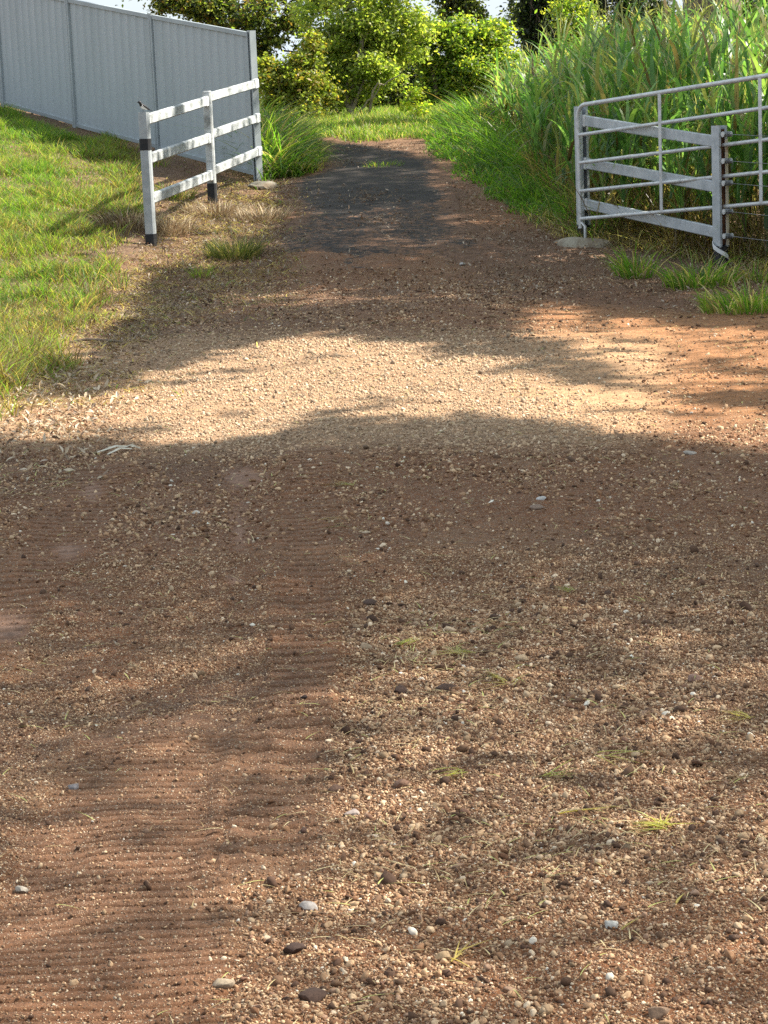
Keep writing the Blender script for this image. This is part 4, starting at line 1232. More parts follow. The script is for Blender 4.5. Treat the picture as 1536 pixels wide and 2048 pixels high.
# ------------------------------------------------------------------ rough grass at both sides and the far end of the drive
rg = np.random.default_rng(61)
def rough(name, lab, n, x0, x1, y0, y1, dens, h, w, pal, pal2, dead, seed, bend=(.2, .9), seg=4, droop=(0, .5)):
    rg = np.random.default_rng(seed)
    x = rg.uniform(x0, x1, n); y = rg.uniform(y0, y1, n)
    k = rg.uniform(0, 1, n) < dens(x, y); x, y = x[k], y[k]; n = len(x)
    hh = h(x, y) * rg.uniform(.45, 1.15, n)
    c = pick(pal, n, rg); d = pick(pal2, n, rg); c = np.where((rg.uniform(0, 1, n) < dead)[:, None], d, c)
    P = np.stack([x, y, H(x, y) - .02], 1)
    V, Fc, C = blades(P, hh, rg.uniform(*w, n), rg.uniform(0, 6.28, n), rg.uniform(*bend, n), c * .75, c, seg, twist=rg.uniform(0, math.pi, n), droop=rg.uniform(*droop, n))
    print(name, n)
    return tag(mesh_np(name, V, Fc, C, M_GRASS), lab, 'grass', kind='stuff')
RE = lambda y: np.interp(y, RG[:, 1], RG[:, 0])
VE = np.array([G(a, b)[:2] for a, b in [(1120, 480), (1010, 430), (965, 395), (930, 360), (895, 330), (850, 306)]])
ve = lambda y: np.interp(y, VE[:, 1], VE[:, 0])
rough('verge_grass', 'knee-high green grass along the right side of the driveway', 46000, .3, 3.2, 21.8, 34.5,
      lambda x, y: sstep(-.08, .22, x - ve(y) + (fbm(x * 2, y * 1.5, 63, 3) - .5) * .55),
      lambda x, y: .12 + (.18 + .5 * vnoise(x * 2.6, y * 1.9, 90)) * sstep(0, .9, x - ve(y)), (.012, .027), [(.11, .22, .035), (.145, .26, .045), (.08, .17, .033)], G_YEL + G_STRAW, .15, 62, bend=(.3, 1.2), droop=(.1, .8))
rough('far_grass', 'sunlit yellow-green grass at the far end of the driveway', 100000, -3.6, 3.4, 31.0, 39,
      lambda x, y: np.maximum(sstep(32.0, 32.7, y + (fbm(x * 1.6, y, 65, 3) - .5) * 1.6 + .55 * sstep(-.2, 1, x)), sstep(-1.0, -1.3, x)),
      lambda x, y: .10 + .16 * sstep(32, 35, y) * fbm(x * 2, y * 2, 66, 2) + .05, (.010, .018), G_YEL + G_YEL + G_FRESH, G_PALE, .2, 64)
LV = np.array([G(a, b)[:2] for a, b in [(540, 358), (600, 356), (636, 346), (640, 320), (632, 296), (615, 286)]])
rough('left_verge_grass', 'arching rough grass between the steel fence end and the driveway', 15000, -2.6, -.5, 27.2, 33,
      lambda x, y: sstep(.05, -.2, x - np.interp(y, LV[:, 1], LV[:, 0]) + (fbm(x * 3, y * 2, 67, 3) - .5) * .4) * sstep(27.4, 27.9, y) * (x > p3[0] + .03 - .12 * (y - p3[1])),
      lambda x, y: .30 + .5 * sstep(0, .6, np.interp(y, LV[:, 1], LV[:, 0]) - x) * (.3 + 1.3 * vnoise(x * 4, y * 4, 69)), (.014, .032), G_FRESH + [(.09, .12, .04)], G_PALE + G_YEL, .34, 68, bend=(.4, 1.5), droop=(.2, .9), seg=6)
rough('dead_grass', 'dead grass under the steel fence bottom', 26000, -7.2, -1.3, 24, 34.5,
      lambda x, y: (np.abs(fence_side(x, y) - .15) < .35) * .8,
      lambda x, y: .07 + 0 * x, (.008, .014), G_DEAD, G_STRAW + G_FRESH, .35, 70, droop=(.2, 1.0))

rough('dead_thatch', 'pale dead grass and straw lying on the left verge round the rail fence posts', 160000, -4.2, -.6, 12.5, 28,
      lambda x, y: np.clip(litter_w(x, y) * .5, 0, 1) * (x < -.4), lambda x, y: .07 + .07 * vnoise(x * 3, y * 3, 97), (.005, .010), G_PALE + G_DEAD, G_FRESH, .07, 98, bend=(.8, 2.4), droop=(.3, 1.1))
rough('dead_thatch', 'brown dead stalks at the foot of the galvanised rail fence', 70000, 1.4, 4.4, 18.6, 23.6,
      lambda x, y: sstep(-.35, .2, x - np.interp(y, [18.6, 19.8, 21.9, 24], [3.75, 3.2, 2.0, 1.7])) * (1 - sstep(.5, .9, x - np.interp(y, [18.6, 19.8, 21.9, 24], [3.75, 3.2, 2.0, 1.7]))) * .5,
      lambda x, y: .12 + .22 * vnoise(x * 3, y * 3, 99), (.005, .011), G_PALE + G_DEAD, G_FRESH, .12, 100, bend=(.5, 2.2), droop=(.1, 1.0))

# ------------------------------------------------------------------ the stand of tall grass on the right
def reeds():
    rg = np.random.default_rng(77)
    n = 3900
    x = rg.uniform(1.0, 8.2, n); y = rg.uniform(18.6, 33, n)
    # front edge: just behind the rail fence, then along the verge
    fx = np.interp(y, [18.6, 19.8, 21.9, 24, 27, 31, 36], [3.75, 3.25, 2.05, 1.95, 1.85, 1.75, 1.7])
    depth = x - fx + (fbm(x, y, 78, 2) - .5) * .5
    k = (depth > 0) & (x < .175 * y + 1.6) & (rg.uniform(0, 1, n) < np.where(depth < 2.2, 1.0, .42))
    x, y, depth = x[k], y[k], depth[k]; n = len(x)
    hgt = (1.35 + .75 * sstep(0, .8, depth)) * rg.uniform(.72, 1.12, n) * (1 - .28 * sstep(27, 34, y) * (1 - sstep(1, 2.5, depth))) 
    hgt = hgt * (.80 + .16 * sstep(18.5, 22, y)) * (1 - .26 * sstep(23, 31, y))
    z = H(x, y)
    print('culms', n)
    parts = []
    az = rg.uniform(0, 2 * math.pi, n); lean = rg.uniform(.02, .28, n)
    P = np.stack([x, y, z - .02], 1)
    cs = pick([(.10, .14, .05), (.13, .15, .06), (.20, .17, .08)], n, rg)
    ch = hgt * rg.uniform(.55, .85, n)
    parts.append(blades(P, ch, rg.uniform(.008, .013, n), az, lean, cs * .9, cs, 3, twist=rg.uniform(0, math.pi, n)))
    pal = [(.09, .19, .055), (.125, .235, .075), (.17, .28, .11), (.07, .15, .05), (.20, .29, .09), (.25, .25, .11)]
    for j in range(7):
        f = rg.uniform(.18, 1.0, n) if j < 6 else np.full(n, .97)
        q = P + np.stack([np.cos(az) * ch * lean * (f * .35 + .65 * f * f), np.sin(az) * ch * lean * (f * .35 + .65 * f * f), ch * f], 1)
        la = az + j * 2.4 + rg.normal(0, .5, n)
        L = rg.uniform(.40, .95, n) * (.75 + .35 * hgt / 2)
        c = pick(pal, n, rg)
        low = rg.uniform(0, 1, n) < (.8 * (1 - sstep(.2, .5, f)) + .05)
        c = np.where(low[:, None], pick(G_STRAW + G_DEAD, n, rg), c)
        parts.append(blades(q, L * rg.uniform(.75, 1.0, n), rg.uniform(.030, .060, n), la, rg.uniform(.22, .85, n), c * .85, c * 1.1, 6, droop=rg.uniform(.15, .95, n), twist=la + math.pi / 2 + rg.normal(0, .55, n)))
    # flowering stems standing above the leaves
    i = rg.integers(0, n, 420); m = len(i)
    sl_ = rg.uniform(.06, .25, m); sh = hgt[i] * rg.uniform(1.05, 1.32, m); sa = rg.uniform(0, 6.28, m)
    cc = pick([(.24, .25, .12), (.30, .26, .15)], m, rg)
    parts.append(blades(P[i], sh, np.full(m, .010), sa, sl_, cc * .8, cc, 6, twist=rg.uniform(0, math.pi, m)))
    for q_ in range(5):
        f = .86 + .03 * q_
        q = P[i] + np.stack([np.cos(sa) * sh * sl_ * (f * .35 + .65 * f * f), np.sin(sa) * sh * sl_ * (f * .35 + .65 * f * f), sh * f], 1)
        parts.append(blades(q, rg.uniform(.08, .18, m), np.full(m, .009), rg.uniform(0, 6.28, m), rg.uniform(.3, .9, m), cc, cc, 3, droop=rg.uniform(0, .6, m)))
    # dead thatch hanging at the foot
    m = 22000
    i = rg.integers(0, n, m); sel = depth[i] < .8; i = i[sel]; m = len(i)
    q = P[i] + np.stack([rg.normal(0, .08, m), rg.normal(0, .08, m), np.zeros(m)], 1)
    c = pick(G_STRAW + G_DEAD + [(.26, .15, .07)], m, rg)
    parts.append(blades(q, rg.uniform(.25, .85, m), rg.uniform(.006, .014, m), rg.uniform(0, 6.28, m), rg.uniform(.1, .9, m), c * .8, c, 5, droop=rg.uniform(0, .8, m), twist=rg.uniform(0, math.pi, m)))
    V, Fc, C = merge(parts)
    return tag(mesh_np('tall_grass', V, Fc, C, M_REED), 'head-high broad-bladed green grass behind the galvanised rail fence', 'tall grass', kind='stuff')
reeds()

# ------------------------------------------------------------------ trees and bushes beyond the crest
def crown_points(centres, radii, per, rg, shell=.5):
    out = []
    for c, r, n in zip(centres, radii, per):
        d = rg.normal(size=(n, 3)); d /= np.linalg.norm(d, axis=1)[:, None]
        rad = rg.uniform(0, 1, n) ** shell * (1 + 1.1 * (rg.uniform(0, 1, n) < .22) * rg.uniform(0, 1, n))
        p = np.asarray(c) + d * rad[:, None] * np.asarray(r)
        out.append(p)
    return np.concatenate(out)

def branch_path(a, b, rg, k=6, wob=.12):
    a = np.asarray(a, float); b = np.asarray(b, float)
    L = np.linalg.norm(b - a)
    t = np.linspace(0, 1, k)
    P = a + (b - a) * t[:, None]
    off = np.cumsum(rg.normal(0, 1, (k, 3)), 0); off -= off[0] + (off[-1] - off[0]) * t[:, None]
    P = P + off * L * wob / k
    P[:, 2] += L * .08 * np.sin(math.pi * t)
    return P

def bark_col(o, c, seed):
    me = o.data; n = len(me.vertices)
    rg = np.random.default_rng(seed)
    a = me.color_attributes.new('Col', 'FLOAT_COLOR', 'POINT')
    cc = np.ones((n, 4), np.float32); cc[:, :3] = np.array(c) * rg.uniform(.8, 1.2, (n, 1))
    a.data.foreach_set('color', cc.ravel())

def plant(name, lab, cat, base, clusters, stems, leaf, nleaf, pal, seed, bark=(.10, .075, .055), wts=None, group=None, twig=.3, aspect=.5, hang=.2, trunk_r=.06, up=.6):
    """clusters: list of (world centre, (rx,ry,rz), weight); stems: list of (end point, r0, r1, [start])"""
    rg = np.random.default_rng(seed)
    base = np.asarray(base, float)
    t = thing(name, lab, cat, base, group)
    m = MB()
    for st in stems:
        end, r0_, r1_ = st[:3]
        s0 = np.asarray(st[3], float) if len(st) > 3 else base + np.array([rg.normal(0, .06), rg.normal(0, .06), -.1])
        p = branch_path(s0, end, rg, 8, .35)
        m = MB(); m.tube(p - base, np.linspace(r0_, r1_, 8), 8)
        q = m.build('trunk' if len(st) < 4 else 'limb', M_BARK, t, True); bark_col(q, bark, seed)
    W = np.array([c[2] for c in clusters], float); W /= W.sum()
    # every cluster is broken up into small sprays so that gaps show
    cen, rad, per = [], [], []
    m = MB(); nb = 0
    for (c, r, w), ww in zip(clusters, W):
        r = np.asarray(r if np.ndim(r) else (r, r, r), float)
        k = max(5, int(22 * (r.prod() ** (1 / 3)) / .5))
        tot = int(nleaf * ww)
        sub = rg.normal(size=(k, 3)); sub /= np.linalg.norm(sub, axis=1)[:, None]; sub = np.asarray(c) + sub * (rg.uniform(.1, 1, (k, 1)) ** .5) * r
        src = min([np.asarray(st[0], float) for st in stems], key=lambda e: np.linalg.norm(e - np.asarray(c)))
        for s in sub:
            cen.append(s); sr = rg.uniform(.28, .62) * (r.prod() ** (1 / 3)) + .07
            rad.append((sr, sr, sr * .7)); per.append(max(3, int(tot / k * rg.uniform(.5, 1.5))))
            if rg.uniform() < twig and nb < 45:
                p = branch_path(src, s, rg, 5, .4); m = MB(); m.tube(p - base, np.linspace(.016, .004, 5), 5); nb += 1
                q = m.build('branch', M_BARK, t, True); bark_col(q, bark, seed + nb)
    P = crown_points(cen, rad, per, rg, .6)
    leaf_mesh('crown', P - base, leaf * rg.uniform(.6, 1.3, len(P)), rg, M_LEAF, t, aspect=aspect, pal=pal, wts=wts, hang=hang, nrm=np.tile([0, 0, up], (len(P), 1)))
    print(name, len(P))
    return t

def gz_(x, y): return float(macro(x, y))
def gbase(px, D, py=280):
    p = at(px, py, D); return np.array([p[0], p[1], gz_(p[0], p[1])])
def C_(px, py, D): return at(px, py, D)

OLIVE = [(.20, .24, .055), (.25, .28, .07), (.30, .32, .09), (.14, .18, .05)]
OLIVEY = OLIVE + [(.30, .26, .055), (.34, .23, .06)]
BRIGHT = [(.27, .34, .055), (.36, .38, .06), (.20, .30, .05), (.44, .41, .07)]
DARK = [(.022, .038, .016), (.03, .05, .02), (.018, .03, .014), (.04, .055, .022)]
MID = [(.10, .15, .04), (.13, .18, .05), (.08, .13, .035), (.15, .19, .055)]

# 1 dark spreading tree behind the steel fence
D = 38
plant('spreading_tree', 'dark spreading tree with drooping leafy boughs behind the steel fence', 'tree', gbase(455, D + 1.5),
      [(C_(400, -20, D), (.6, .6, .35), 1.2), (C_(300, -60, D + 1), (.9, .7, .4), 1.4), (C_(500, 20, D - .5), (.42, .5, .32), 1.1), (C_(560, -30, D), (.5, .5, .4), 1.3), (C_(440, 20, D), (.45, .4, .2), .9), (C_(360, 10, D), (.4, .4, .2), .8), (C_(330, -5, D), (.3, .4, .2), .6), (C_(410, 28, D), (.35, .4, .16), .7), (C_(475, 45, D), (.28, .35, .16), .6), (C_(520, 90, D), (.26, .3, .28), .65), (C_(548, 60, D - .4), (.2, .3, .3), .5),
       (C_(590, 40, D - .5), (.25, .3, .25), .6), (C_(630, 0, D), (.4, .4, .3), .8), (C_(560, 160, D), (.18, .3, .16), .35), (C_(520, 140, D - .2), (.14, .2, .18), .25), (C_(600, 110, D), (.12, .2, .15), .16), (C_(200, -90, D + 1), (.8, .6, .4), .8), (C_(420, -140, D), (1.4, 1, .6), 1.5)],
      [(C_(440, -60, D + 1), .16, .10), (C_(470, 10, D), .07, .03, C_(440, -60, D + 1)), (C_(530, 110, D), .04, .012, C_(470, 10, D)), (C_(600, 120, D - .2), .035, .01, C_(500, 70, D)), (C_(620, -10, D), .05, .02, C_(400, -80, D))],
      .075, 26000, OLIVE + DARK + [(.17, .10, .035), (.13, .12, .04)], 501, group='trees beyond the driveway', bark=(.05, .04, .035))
# 2 low autumn-tinted bush left
D = 34.5
plant('bush', 'low olive and yellow bush with reddish leaves right of the steel fence end', 'bush', gbase(575, D),
      [(C_(560, 175, D), (.32, .35, .32), 1), (C_(610, 150, D), (.3, .3, .3), 1), (C_(540, 130, D), (.16, .25, .16), .45), (C_(640, 190, D), (.25, .3, .25), .8), (C_(590, 215, D - .2), (.35, .3, .2), .8), (C_(625, 100, D), (.14, .2, .2), .3)],
      [(C_(570, 150, D), .03, .012), (C_(620, 150, D), .025, .01), (C_(640, 180, D), .02, .01)],
      .068, 18000, OLIVEY + [(.20, .19, .05), (.24, .25, .06), (.18, .22, .05)], 502, group='bushes at the end of the driveway')
# 3 central sparse multi-stem tree
D = 35
plant('sparse_tree', 'loose many-stemmed tree with pale thin trunks at the end of the driveway', 'tree', gbase(700, D),
      [(C_(700, 20, D), (.5, .5, .4), 1.3), (C_(660, 70, D), (.35, .4, .35), 1.1), (C_(740, 60, D), (.35, .4, .35), 1.1), (C_(680, 130, D), (.3, .35, .3), .9), (C_(740, 130, D - .2), (.28, .35, .25), .8), (C_(790, 20, D), (.4, .4, .35), 1.1), (C_(830, 60, D + .3), (.3, .3, .3), .8), (C_(650, 190, D), (.25, .3, .18), .55), (C_(720, 185, D), (.26, .3, .16), .5), (C_(780, 150, D - .2), (.22, .3, .14), .4), (C_(640, 120, D + .4), (.35, .3, .3), .8), (C_(720, 90, D + .5), (.5, .3, .45), 1.3), (C_(800, 100, D + .4), (.35, .3, .3), .9), (C_(770, 10, D + .3), (.4, .3, .3), .9), (C_(700, -60, D), (.8, .6, .4), 1.2), (C_(800, -60, D), (.6, .6, .4), .9), (C_(610, 20, D), (.2, .25, .25), .35), (C_(760, 95, D + .2), (.4, .3, .3), .6)],
      [(C_(690, 20, D), .045, .014), (C_(660, 60, D), .035, .01), (C_(735, 60, D), .035, .01), (C_(800, 150, D - .4), .028, .008), (C_(780, 20, D), .03, .01), (C_(640, 170, D), .02, .008), (C_(690, 150, D), .05, .02), (C_(760, 170, D - .5), .022, .008)],
      .072, 26000, [(.25, .30, .08), (.31, .34, .10), (.19, .24, .06), (.36, .34, .09), (.15, .19, .05)], 503, group='trees beyond the driveway', bark=(.26, .22, .17), twig=.7)
# 4 bright yellow-green bush
D = 39
plant('bright_bush', 'sunlit yellow-green bush rising right of the loose pale-stemmed tree', 'bush', gbase(900, D),
      [(C_(870, 80, D), (.38, .4, .3), 1.1), (C_(930, 75, D), (.4, .45, .3), 1.2), (C_(985, 85, D), (.3, .4, .32), 1.0), (C_(950, 130, D - .2), (.45, .4, .3), 1.1), (C_(880, 140, D), (.35, .4, .3), .8), (C_(1000, 130, D), (.25, .3, .3), .8), (C_(840, 95, D), (.25, .3, .22), .6), (C_(900, 185, D), (.6, .4, .35), 1.0), (C_(980, 190, D), (.5, .4, .35), .9), (C_(985, 55, D), (.2, .25, .12), .4)],
      [(C_(900, 110, D), .07, .03), (C_(960, 100, D), .05, .02), (C_(860, 90, D), .04, .02)],
      .07, 46000, BRIGHT + MID, 504, group='bushes at the end of the driveway', up=.9)
# 5 dark thicket behind
D = 40.5
plant('thicket', 'dark shaded thicket between the pale-stemmed tree and the bright bush', 'bush', gbase(790, D),
      [(C_(800, 190, D), (.65, .4, .5), 1.5), (C_(730, 180, D), (.5, .4, .5), 1.1), (C_(870, 200, D), (.5, .4, .4), 1), (C_(800, 110, D), (.4, .4, .4), .8), (C_(650, 190, D), (.5, .4, .4), .8), (C_(960, 200, D), (.6, .4, .45), 1.0), (C_(870, 150, D), (.4, .4, .3), .8), (C_(600, 200, D), (.4, .4, .4), .7), (C_(700, 100, D), (.4, .4, .4), .7)],
      [(C_(800, 150, D), .08, .04), (C_(730, 170, D), .05, .02)], .085, 26000, DARK + OLIVE, 505, group='bushes at the end of the driveway')
# 6 sapling
D = 34.0
plant('sapling', 'small bright green sapling in front of the dark thicket', 'sapling', gbase(822, D, 250),
      [(C_(815, 205, D), (.10, .1, .10), 1), (C_(828, 180, D), (.08, .1, .10), 1), (C_(845, 215, D), (.12, .1, .08), 1)],
      [(C_(826, 185, D), .010, .004), (C_(843, 210, D), .007, .003)], .065, 420, BRIGHT, 506)
# 7, 8 dark trees behind the tall grass
D = 50
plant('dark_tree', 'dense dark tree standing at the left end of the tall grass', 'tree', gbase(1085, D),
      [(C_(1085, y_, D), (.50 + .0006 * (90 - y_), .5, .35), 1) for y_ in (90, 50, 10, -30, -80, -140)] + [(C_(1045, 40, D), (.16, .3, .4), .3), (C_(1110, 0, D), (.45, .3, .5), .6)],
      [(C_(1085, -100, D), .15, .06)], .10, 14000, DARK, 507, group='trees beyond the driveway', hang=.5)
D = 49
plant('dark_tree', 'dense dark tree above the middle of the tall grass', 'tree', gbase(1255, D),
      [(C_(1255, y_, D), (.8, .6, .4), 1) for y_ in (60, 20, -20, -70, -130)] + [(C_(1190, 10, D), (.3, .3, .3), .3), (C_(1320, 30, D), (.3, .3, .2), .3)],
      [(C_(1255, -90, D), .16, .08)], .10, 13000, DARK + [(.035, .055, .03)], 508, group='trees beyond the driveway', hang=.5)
# 10 far tree whose lower boughs hang into the gap of sky
D = 58
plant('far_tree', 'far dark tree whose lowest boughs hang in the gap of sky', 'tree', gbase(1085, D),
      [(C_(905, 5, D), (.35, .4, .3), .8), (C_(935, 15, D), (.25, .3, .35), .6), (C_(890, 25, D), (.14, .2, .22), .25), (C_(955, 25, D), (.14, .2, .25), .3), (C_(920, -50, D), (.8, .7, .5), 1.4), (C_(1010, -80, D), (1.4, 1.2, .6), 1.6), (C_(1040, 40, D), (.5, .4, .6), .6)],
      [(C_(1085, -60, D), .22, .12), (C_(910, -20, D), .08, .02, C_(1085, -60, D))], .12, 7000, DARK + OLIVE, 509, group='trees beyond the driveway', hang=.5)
# 12 bushes behind the right part of the tall grass
D = 38
plant('bush', 'dark green bush showing behind the tall grass under the great trunk', 'bush', gbase(1480, D),
      [(C_(1400, 90, D), (.6, .5, .5), 1), (C_(1500, 60, D), (.6, .5, .6), 1.2), (C_(1340, 70, D), (.4, .4, .3), .6), (C_(1540, 0, D), (.5, .4, .5), .9)],
      [(C_(1460, 60, D), .08, .03)], .09, 9000, MID + DARK, 510, group='bushes at the end of the driveway')
D = 46
plant('bush', 'pale green bush far behind the gap between the two dark trees', 'bush', gbase(1150, D),
      [(C_(1150, 40, D), (.5, .5, .5), 1), (C_(1165, 90, D), (.6, .5, .4), 1)], [(C_(1150, 60, D), .05, .02)], .09, 5000, BRIGHT + MID, 511, group='bushes at the end of the driveway')
plant('bush', 'wide grey-green bush far behind the trees at the end of the driveway', 'bush', gbase(560, 47),
      [(C_(px_, py_, 47), (.8, .5, .55), 1) for px_, py_ in ((440, 190), (540, 205), (640, 185), (740, 190), (840, 200), (940, 190), (1030, 180))], [(C_(560, 180, 47), .06, .03)], .085, 26000, MID + OLIVE, 512, group='bushes at the end of the driveway')

# ------------------------------------------------------------------ the big shade trees on the right, out of frame but for one trunk
LIT = [  # (photo polygon on the ground, how much sun comes through)
 ([(-200, 420), (120, 425), (250, 470), (340, 520), (300, 600), (235, 670), (150, 730), (60, 765), (-200, 780)], .92),
 ([(-200, 768), (60, 770), (170, 800), (260, 748), (420, 705), (600, 668), (860, 684), (1100, 735), (1250, 765), (1400, 795), (1700, 850), (1700, 930), (1300, 886), (1050, 860), (850, 848), (640, 836), (540, 862), (380, 890), (230, 876), (-200, 870)], 1.0),
 ([(1000, 640), (1100, 605), (1250, 640), (1700, 680), (1700, 800), (1300, 775), (1210, 745), (1130, 700), (1040, 685)], .80),
 ([(440, 585), (620, 568), (1010, 600), (1010, 622), (850, 600), (620, 612), (440, 628)], .62),
 ([(560, 300), (600, 235), (980, 235), (1040, 300), (960, 330), (860, 315), (740, 300), (640, 286)], .9),
 ([(620, 1660), (900, 1590), (1330, 1600), (1500, 1750), (1330, 1880), (1000, 1960), (760, 2100), (540, 1900)], .60),
 ([(680, 1190), (1000, 1160), (1180, 1300), (1150, 1450), (760, 1430)], .34),
 ([(-100, 1690), (450, 1790), (520, 2300), (-100, 2300)], .46),
 ([(-100, 1215), (95, 1235), (80, 1330), (-100, 1350)], .6),
 ([(-300, 200), (290, 300), (300, 430), (-300, 430)], .95),
 ([(290, 320), (540, 350), (560, 430), (400, 560), (290, 520)], .8),
 ([(430, 1480), (640, 1440), (700, 1640), (560, 1700), (420, 1650)], .36),
]
JIT = np.random.default_rng(133)
def sun_through(x, y):
    px, py, d = proj(np.stack([x, y, macro(x, y)], -1))
    sc = np.clip(9.0 / np.maximum(y, 3), .25, 2)
    px = px + (fbm(x * 2.2, y * 1.6, 121, 4) - .5) * 150 * sc
    py = py + (fbm(x * 2.2 + 40, y * 1.6, 122, 4) - .5) * 75 * sc
    px = px + (fbm(x * 7, y * 6, 127, 3) - .5) * 90 * sc; py = py + (fbm(x * 7 + 9, y * 6, 128, 3) - .5) * 46 * sc
    near = np.clip((py - 1000) / 120, 0, 1)
    px = px + near * JIT.normal(0, 170, x.shape); py = py + near * JIT.normal(0, 85, x.shape)
    t = np.full(x.shape, .05)
    t = np.where(py > 1130, .15 + .42 * sstep(1080, 1700, py) + .10 * sstep(650, 850, px) * (1 - sstep(1350, 1500, px)) - .10 * sstep(1150, 1350, px) * sstep(1330, 1420, py) * (1 - sstep(1560, 1680, py)), t)
    t = np.where((y > 20.5) & (x > 1.3), .95, t)
    t = np.where((y > 32.5), 1.0, t)
    t = np.where((y > 21) & (y < 33) & (np.abs(x) < 1.6), .08 + .34 * sstep(.52, .68, fbm(x * 1.4, y * .9, 125, 3)), t)
    for poly, v in LIT:
        t = np.where(in_poly(px, py, poly), np.maximum(t, v), t)
    t = np.where((t > .6) & (y < 20), t * (1 - .35 * sstep(.58, .70, fbm(x * 2.4, y * 2.0, 129, 4))), t)
    return t
def canopy():
    rg = np.random.default_rng(131)
    y0, y1 = 2.6, 40
    n0 = 520
    mx_, kk = 1.6, .178
    x, y = scatter_field(lambda a, b: -np.log(np.maximum(sun_through(a, b), .04)) / 3.1 * n0, n0, y0, y1, rg, mx_, kk)
    small = np.zeros(len(x), bool)
    keep = (y > 11.2); x, y, small = x[keep], y[keep], small[keep]
    xs, ys2 = scatter_field(lambda a, b: -np.log(np.maximum(sun_through(a, b), .04)) / 3.1 * 1450, 1450, y0, 11.2, rg, mx_, kk)
    x = np.concatenate([x, xs]); y = np.concatenate([y, ys2]); small = np.concatenate([small, np.ones(len(xs), bool)])
    n = len(x)
    crowns = [(12.5, 5.5), (10.8, 11), (9.5, 17), (12, 23), (8.5, 28), (13, 31), (11, 38)]
    h = rg.uniform(8.2, 12.5, n)
    z = macro(x, y)
    P = np.stack([x, y, z], 1) + SUN / SUN[2] * h[:, None]  # leaves set up the sun ray, crowns shaped to shade outside the lit patches
    cx = np.array(crowns)
    k = np.argmin((P[:, None, 0] - cx[None, :, 0]) ** 2 + (P[:, None, 1] - cx[None, :, 1]) ** 2, 1)
    labs = ['broad shade tree out of frame at the near right', 'second broad shade tree out of frame along the right side', 'third shade tree out of frame right of the gate', 'shade tree standing inside the tall grass out of frame', 'great grey-brown trunk rising behind the tall grass at the top right', 'tall shade tree behind the tall grass out of frame', 'farthest shade tree on the right out of frame']
    bpx = at(1422, 60, 33.5)
    for i, (tx, ty) in enumerate(crowns):
        sel = P[k == i]; ssel = np.where(small[k == i], .6, 1.0)
        if i == 4: tx, ty = bpx[0], bpx[1]
        base = np.array([tx, ty, float(macro(tx, ty)) - .1])
        t = thing('shade_tree', labs[i], 'tree', base, 'shade trees along the right side')
        m = MB(); r = .42 if i == 4 else .26
        top = np.array([.25, -.15, 7.6])
        zz = np.linspace(0, 7.6, 12)
        V = []; seg = 20
        pts = np.stack([top[0] * (zz / 7.6) ** 1.5, top[1] * (zz / 7.6) ** 1.5, zz], 1)
        m.tube(pts, r * (1 + .5 * np.exp(-zz / .5)) * (1 - .045 * zz), seg)
        q = m.build('trunk', M_BARK, t, True)
        # fluted bark
        v = np.array([w_.co[:] for w_ in q.data.vertices]); a = np.arctan2(v[:, 1], v[:, 0])
        fl = 1 + .07 * np.sin(a * 5 + v[:, 2] * .5) + .04 * np.sin(a * 11 + 1)
        cxy = np.stack([np.interp(v[:, 2], zz, pts[:, 0]), np.interp(v[:, 2], zz, pts[:, 1])], 1)
        v[:, :2] = cxy + (v[:, :2] - cxy) * fl[:, None]
        q.data.vertices.foreach_set('co', v.astype(np.float32).ravel()); bark_col(q, (.15, .12, .095), 140 + i)
        if not len(sel): continue
        loc = sel - base
        for j in range(3):
            m = MB()
            e = loc[rg.integers(0, len(loc))]
            p = branch_path(pts[-1 - (j % 3)], e, rg, 7, .3); p[:, 2] = np.maximum(p[:, 2], 5.5)
            m.tube(p, np.linspace(.06, .01, 7), 7)
            q = m.build('limb', M_BARK, t, True); bark_col(q, (.15, .12, .095), 150 + i)
        leaf_mesh('crown', loc, rg.uniform(.14, .26, len(loc)) * ssel, rg, M_LEAF, t, aspect=.6, pal=MID + OLIVE, hang=.1, nrm=np.tile([0, 0, .6], (len(loc), 1)))
    print('canopy', n)
canopy()

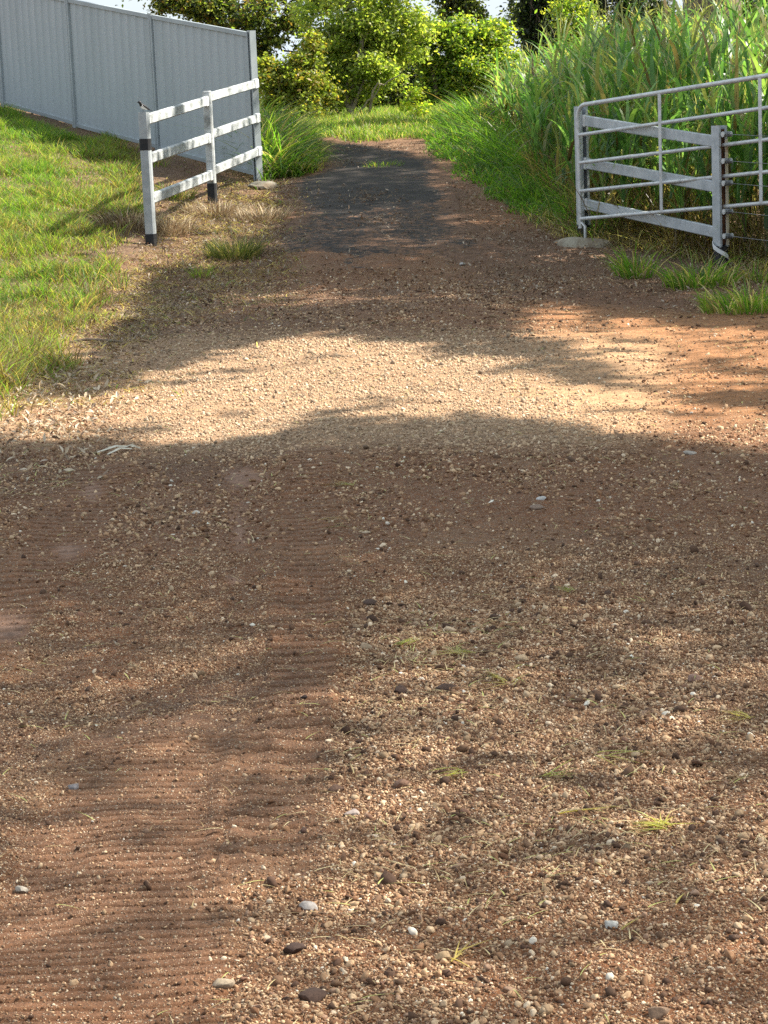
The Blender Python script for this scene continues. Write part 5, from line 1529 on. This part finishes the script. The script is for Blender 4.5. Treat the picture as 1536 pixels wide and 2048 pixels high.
# ------------------------------------------------------------------ light, sky, camera
w = bpy.data.worlds.new('World'); SC.world = w; w.use_nodes = True
nt = w.node_tree; nt.nodes.clear()
wo = nt.nodes.new('ShaderNodeOutputWorld'); bg = nt.nodes.new('ShaderNodeBackground')
sky = nt.nodes.new('ShaderNodeTexSky'); sky.sky_type = 'NISHITA'; sky.sun_disc = False
sky.sun_elevation = SUN_EL; sky.sun_rotation = SUN_AZ; sky.air_density = 1.2; sky.dust_density = 1.6; sky.ozone_density = 1.0
tc = nt.nodes.new('ShaderNodeTexCoord')
nz = nt.nodes.new('ShaderNodeTexNoise'); nz.inputs['Scale'].default_value = 2.4; nz.inputs['Detail'].default_value = 7; nz.inputs['Roughness'].default_value = .6
mp = nt.nodes.new('ShaderNodeMapping'); mp.inputs['Scale'].default_value = (1, 1, 2.6)
nt.links.new(tc.outputs['Generated'], mp.inputs[0]); nt.links.new(mp.outputs[0], nz.inputs['Vector'])
mr = nt.nodes.new('ShaderNodeMapRange'); mr.inputs[1].default_value = .36; mr.inputs[2].default_value = .60; mr.inputs[3].default_value = .65
nt.links.new(nz.outputs['Fac'], mr.inputs[0])
mx = nt.nodes.new('ShaderNodeMixRGB'); mx.inputs[2].default_value = (4.4, 5.0, 5.6, 1)
nt.links.new(mr.outputs[0], mx.inputs[0]); nt.links.new(sky.outputs[0], mx.inputs[1])
nt.links.new(mx.outputs[0], bg.inputs[0]); bg.inputs[1].default_value = SKY_STRENGTH
nt.links.new(bg.outputs[0], wo.inputs[0])
sl = bpy.data.lights.new('sun', 'SUN'); sl.energy = SUN_STRENGTH; sl.angle = math.radians(.55); sl.color = (1, .93, .82)
so = bpy.data.objects.new('sun', sl); COL.objects.link(so); so.location = (12, 10, 20)
so.rotation_mode = 'QUATERNION'; so.rotation_quaternion = Vector(SUN).to_track_quat('Z', 'Y')

cd = bpy.data.cameras.new('camera'); co = bpy.data.objects.new('camera', cd); COL.objects.link(co)
cd.sensor_fit = 'VERTICAL'; cd.sensor_height = 36; cd.lens = 36 * F / 2048; cd.clip_start = .1; cd.clip_end = 3000
co.matrix_world = Matrix(((RT[0], UP[0], -FW[0], CAM[0]), (RT[1], UP[1], -FW[1], CAM[1]), (RT[2], UP[2], -FW[2], CAM[2]), (0, 0, 0, 1)))
SC.camera = co
SC.render.engine = 'CYCLES'
SC.cycles.max_bounces = 8; SC.cycles.transparent_max_bounces = 8
SC.cycles.use_denoising = DENOISE
vs = SC.view_settings
vs.view_transform = 'Standard'; vs.look = 'None'; vs.gamma = 1; vs.use_curve_mapping = False; vs.exposure = EXPOSURE
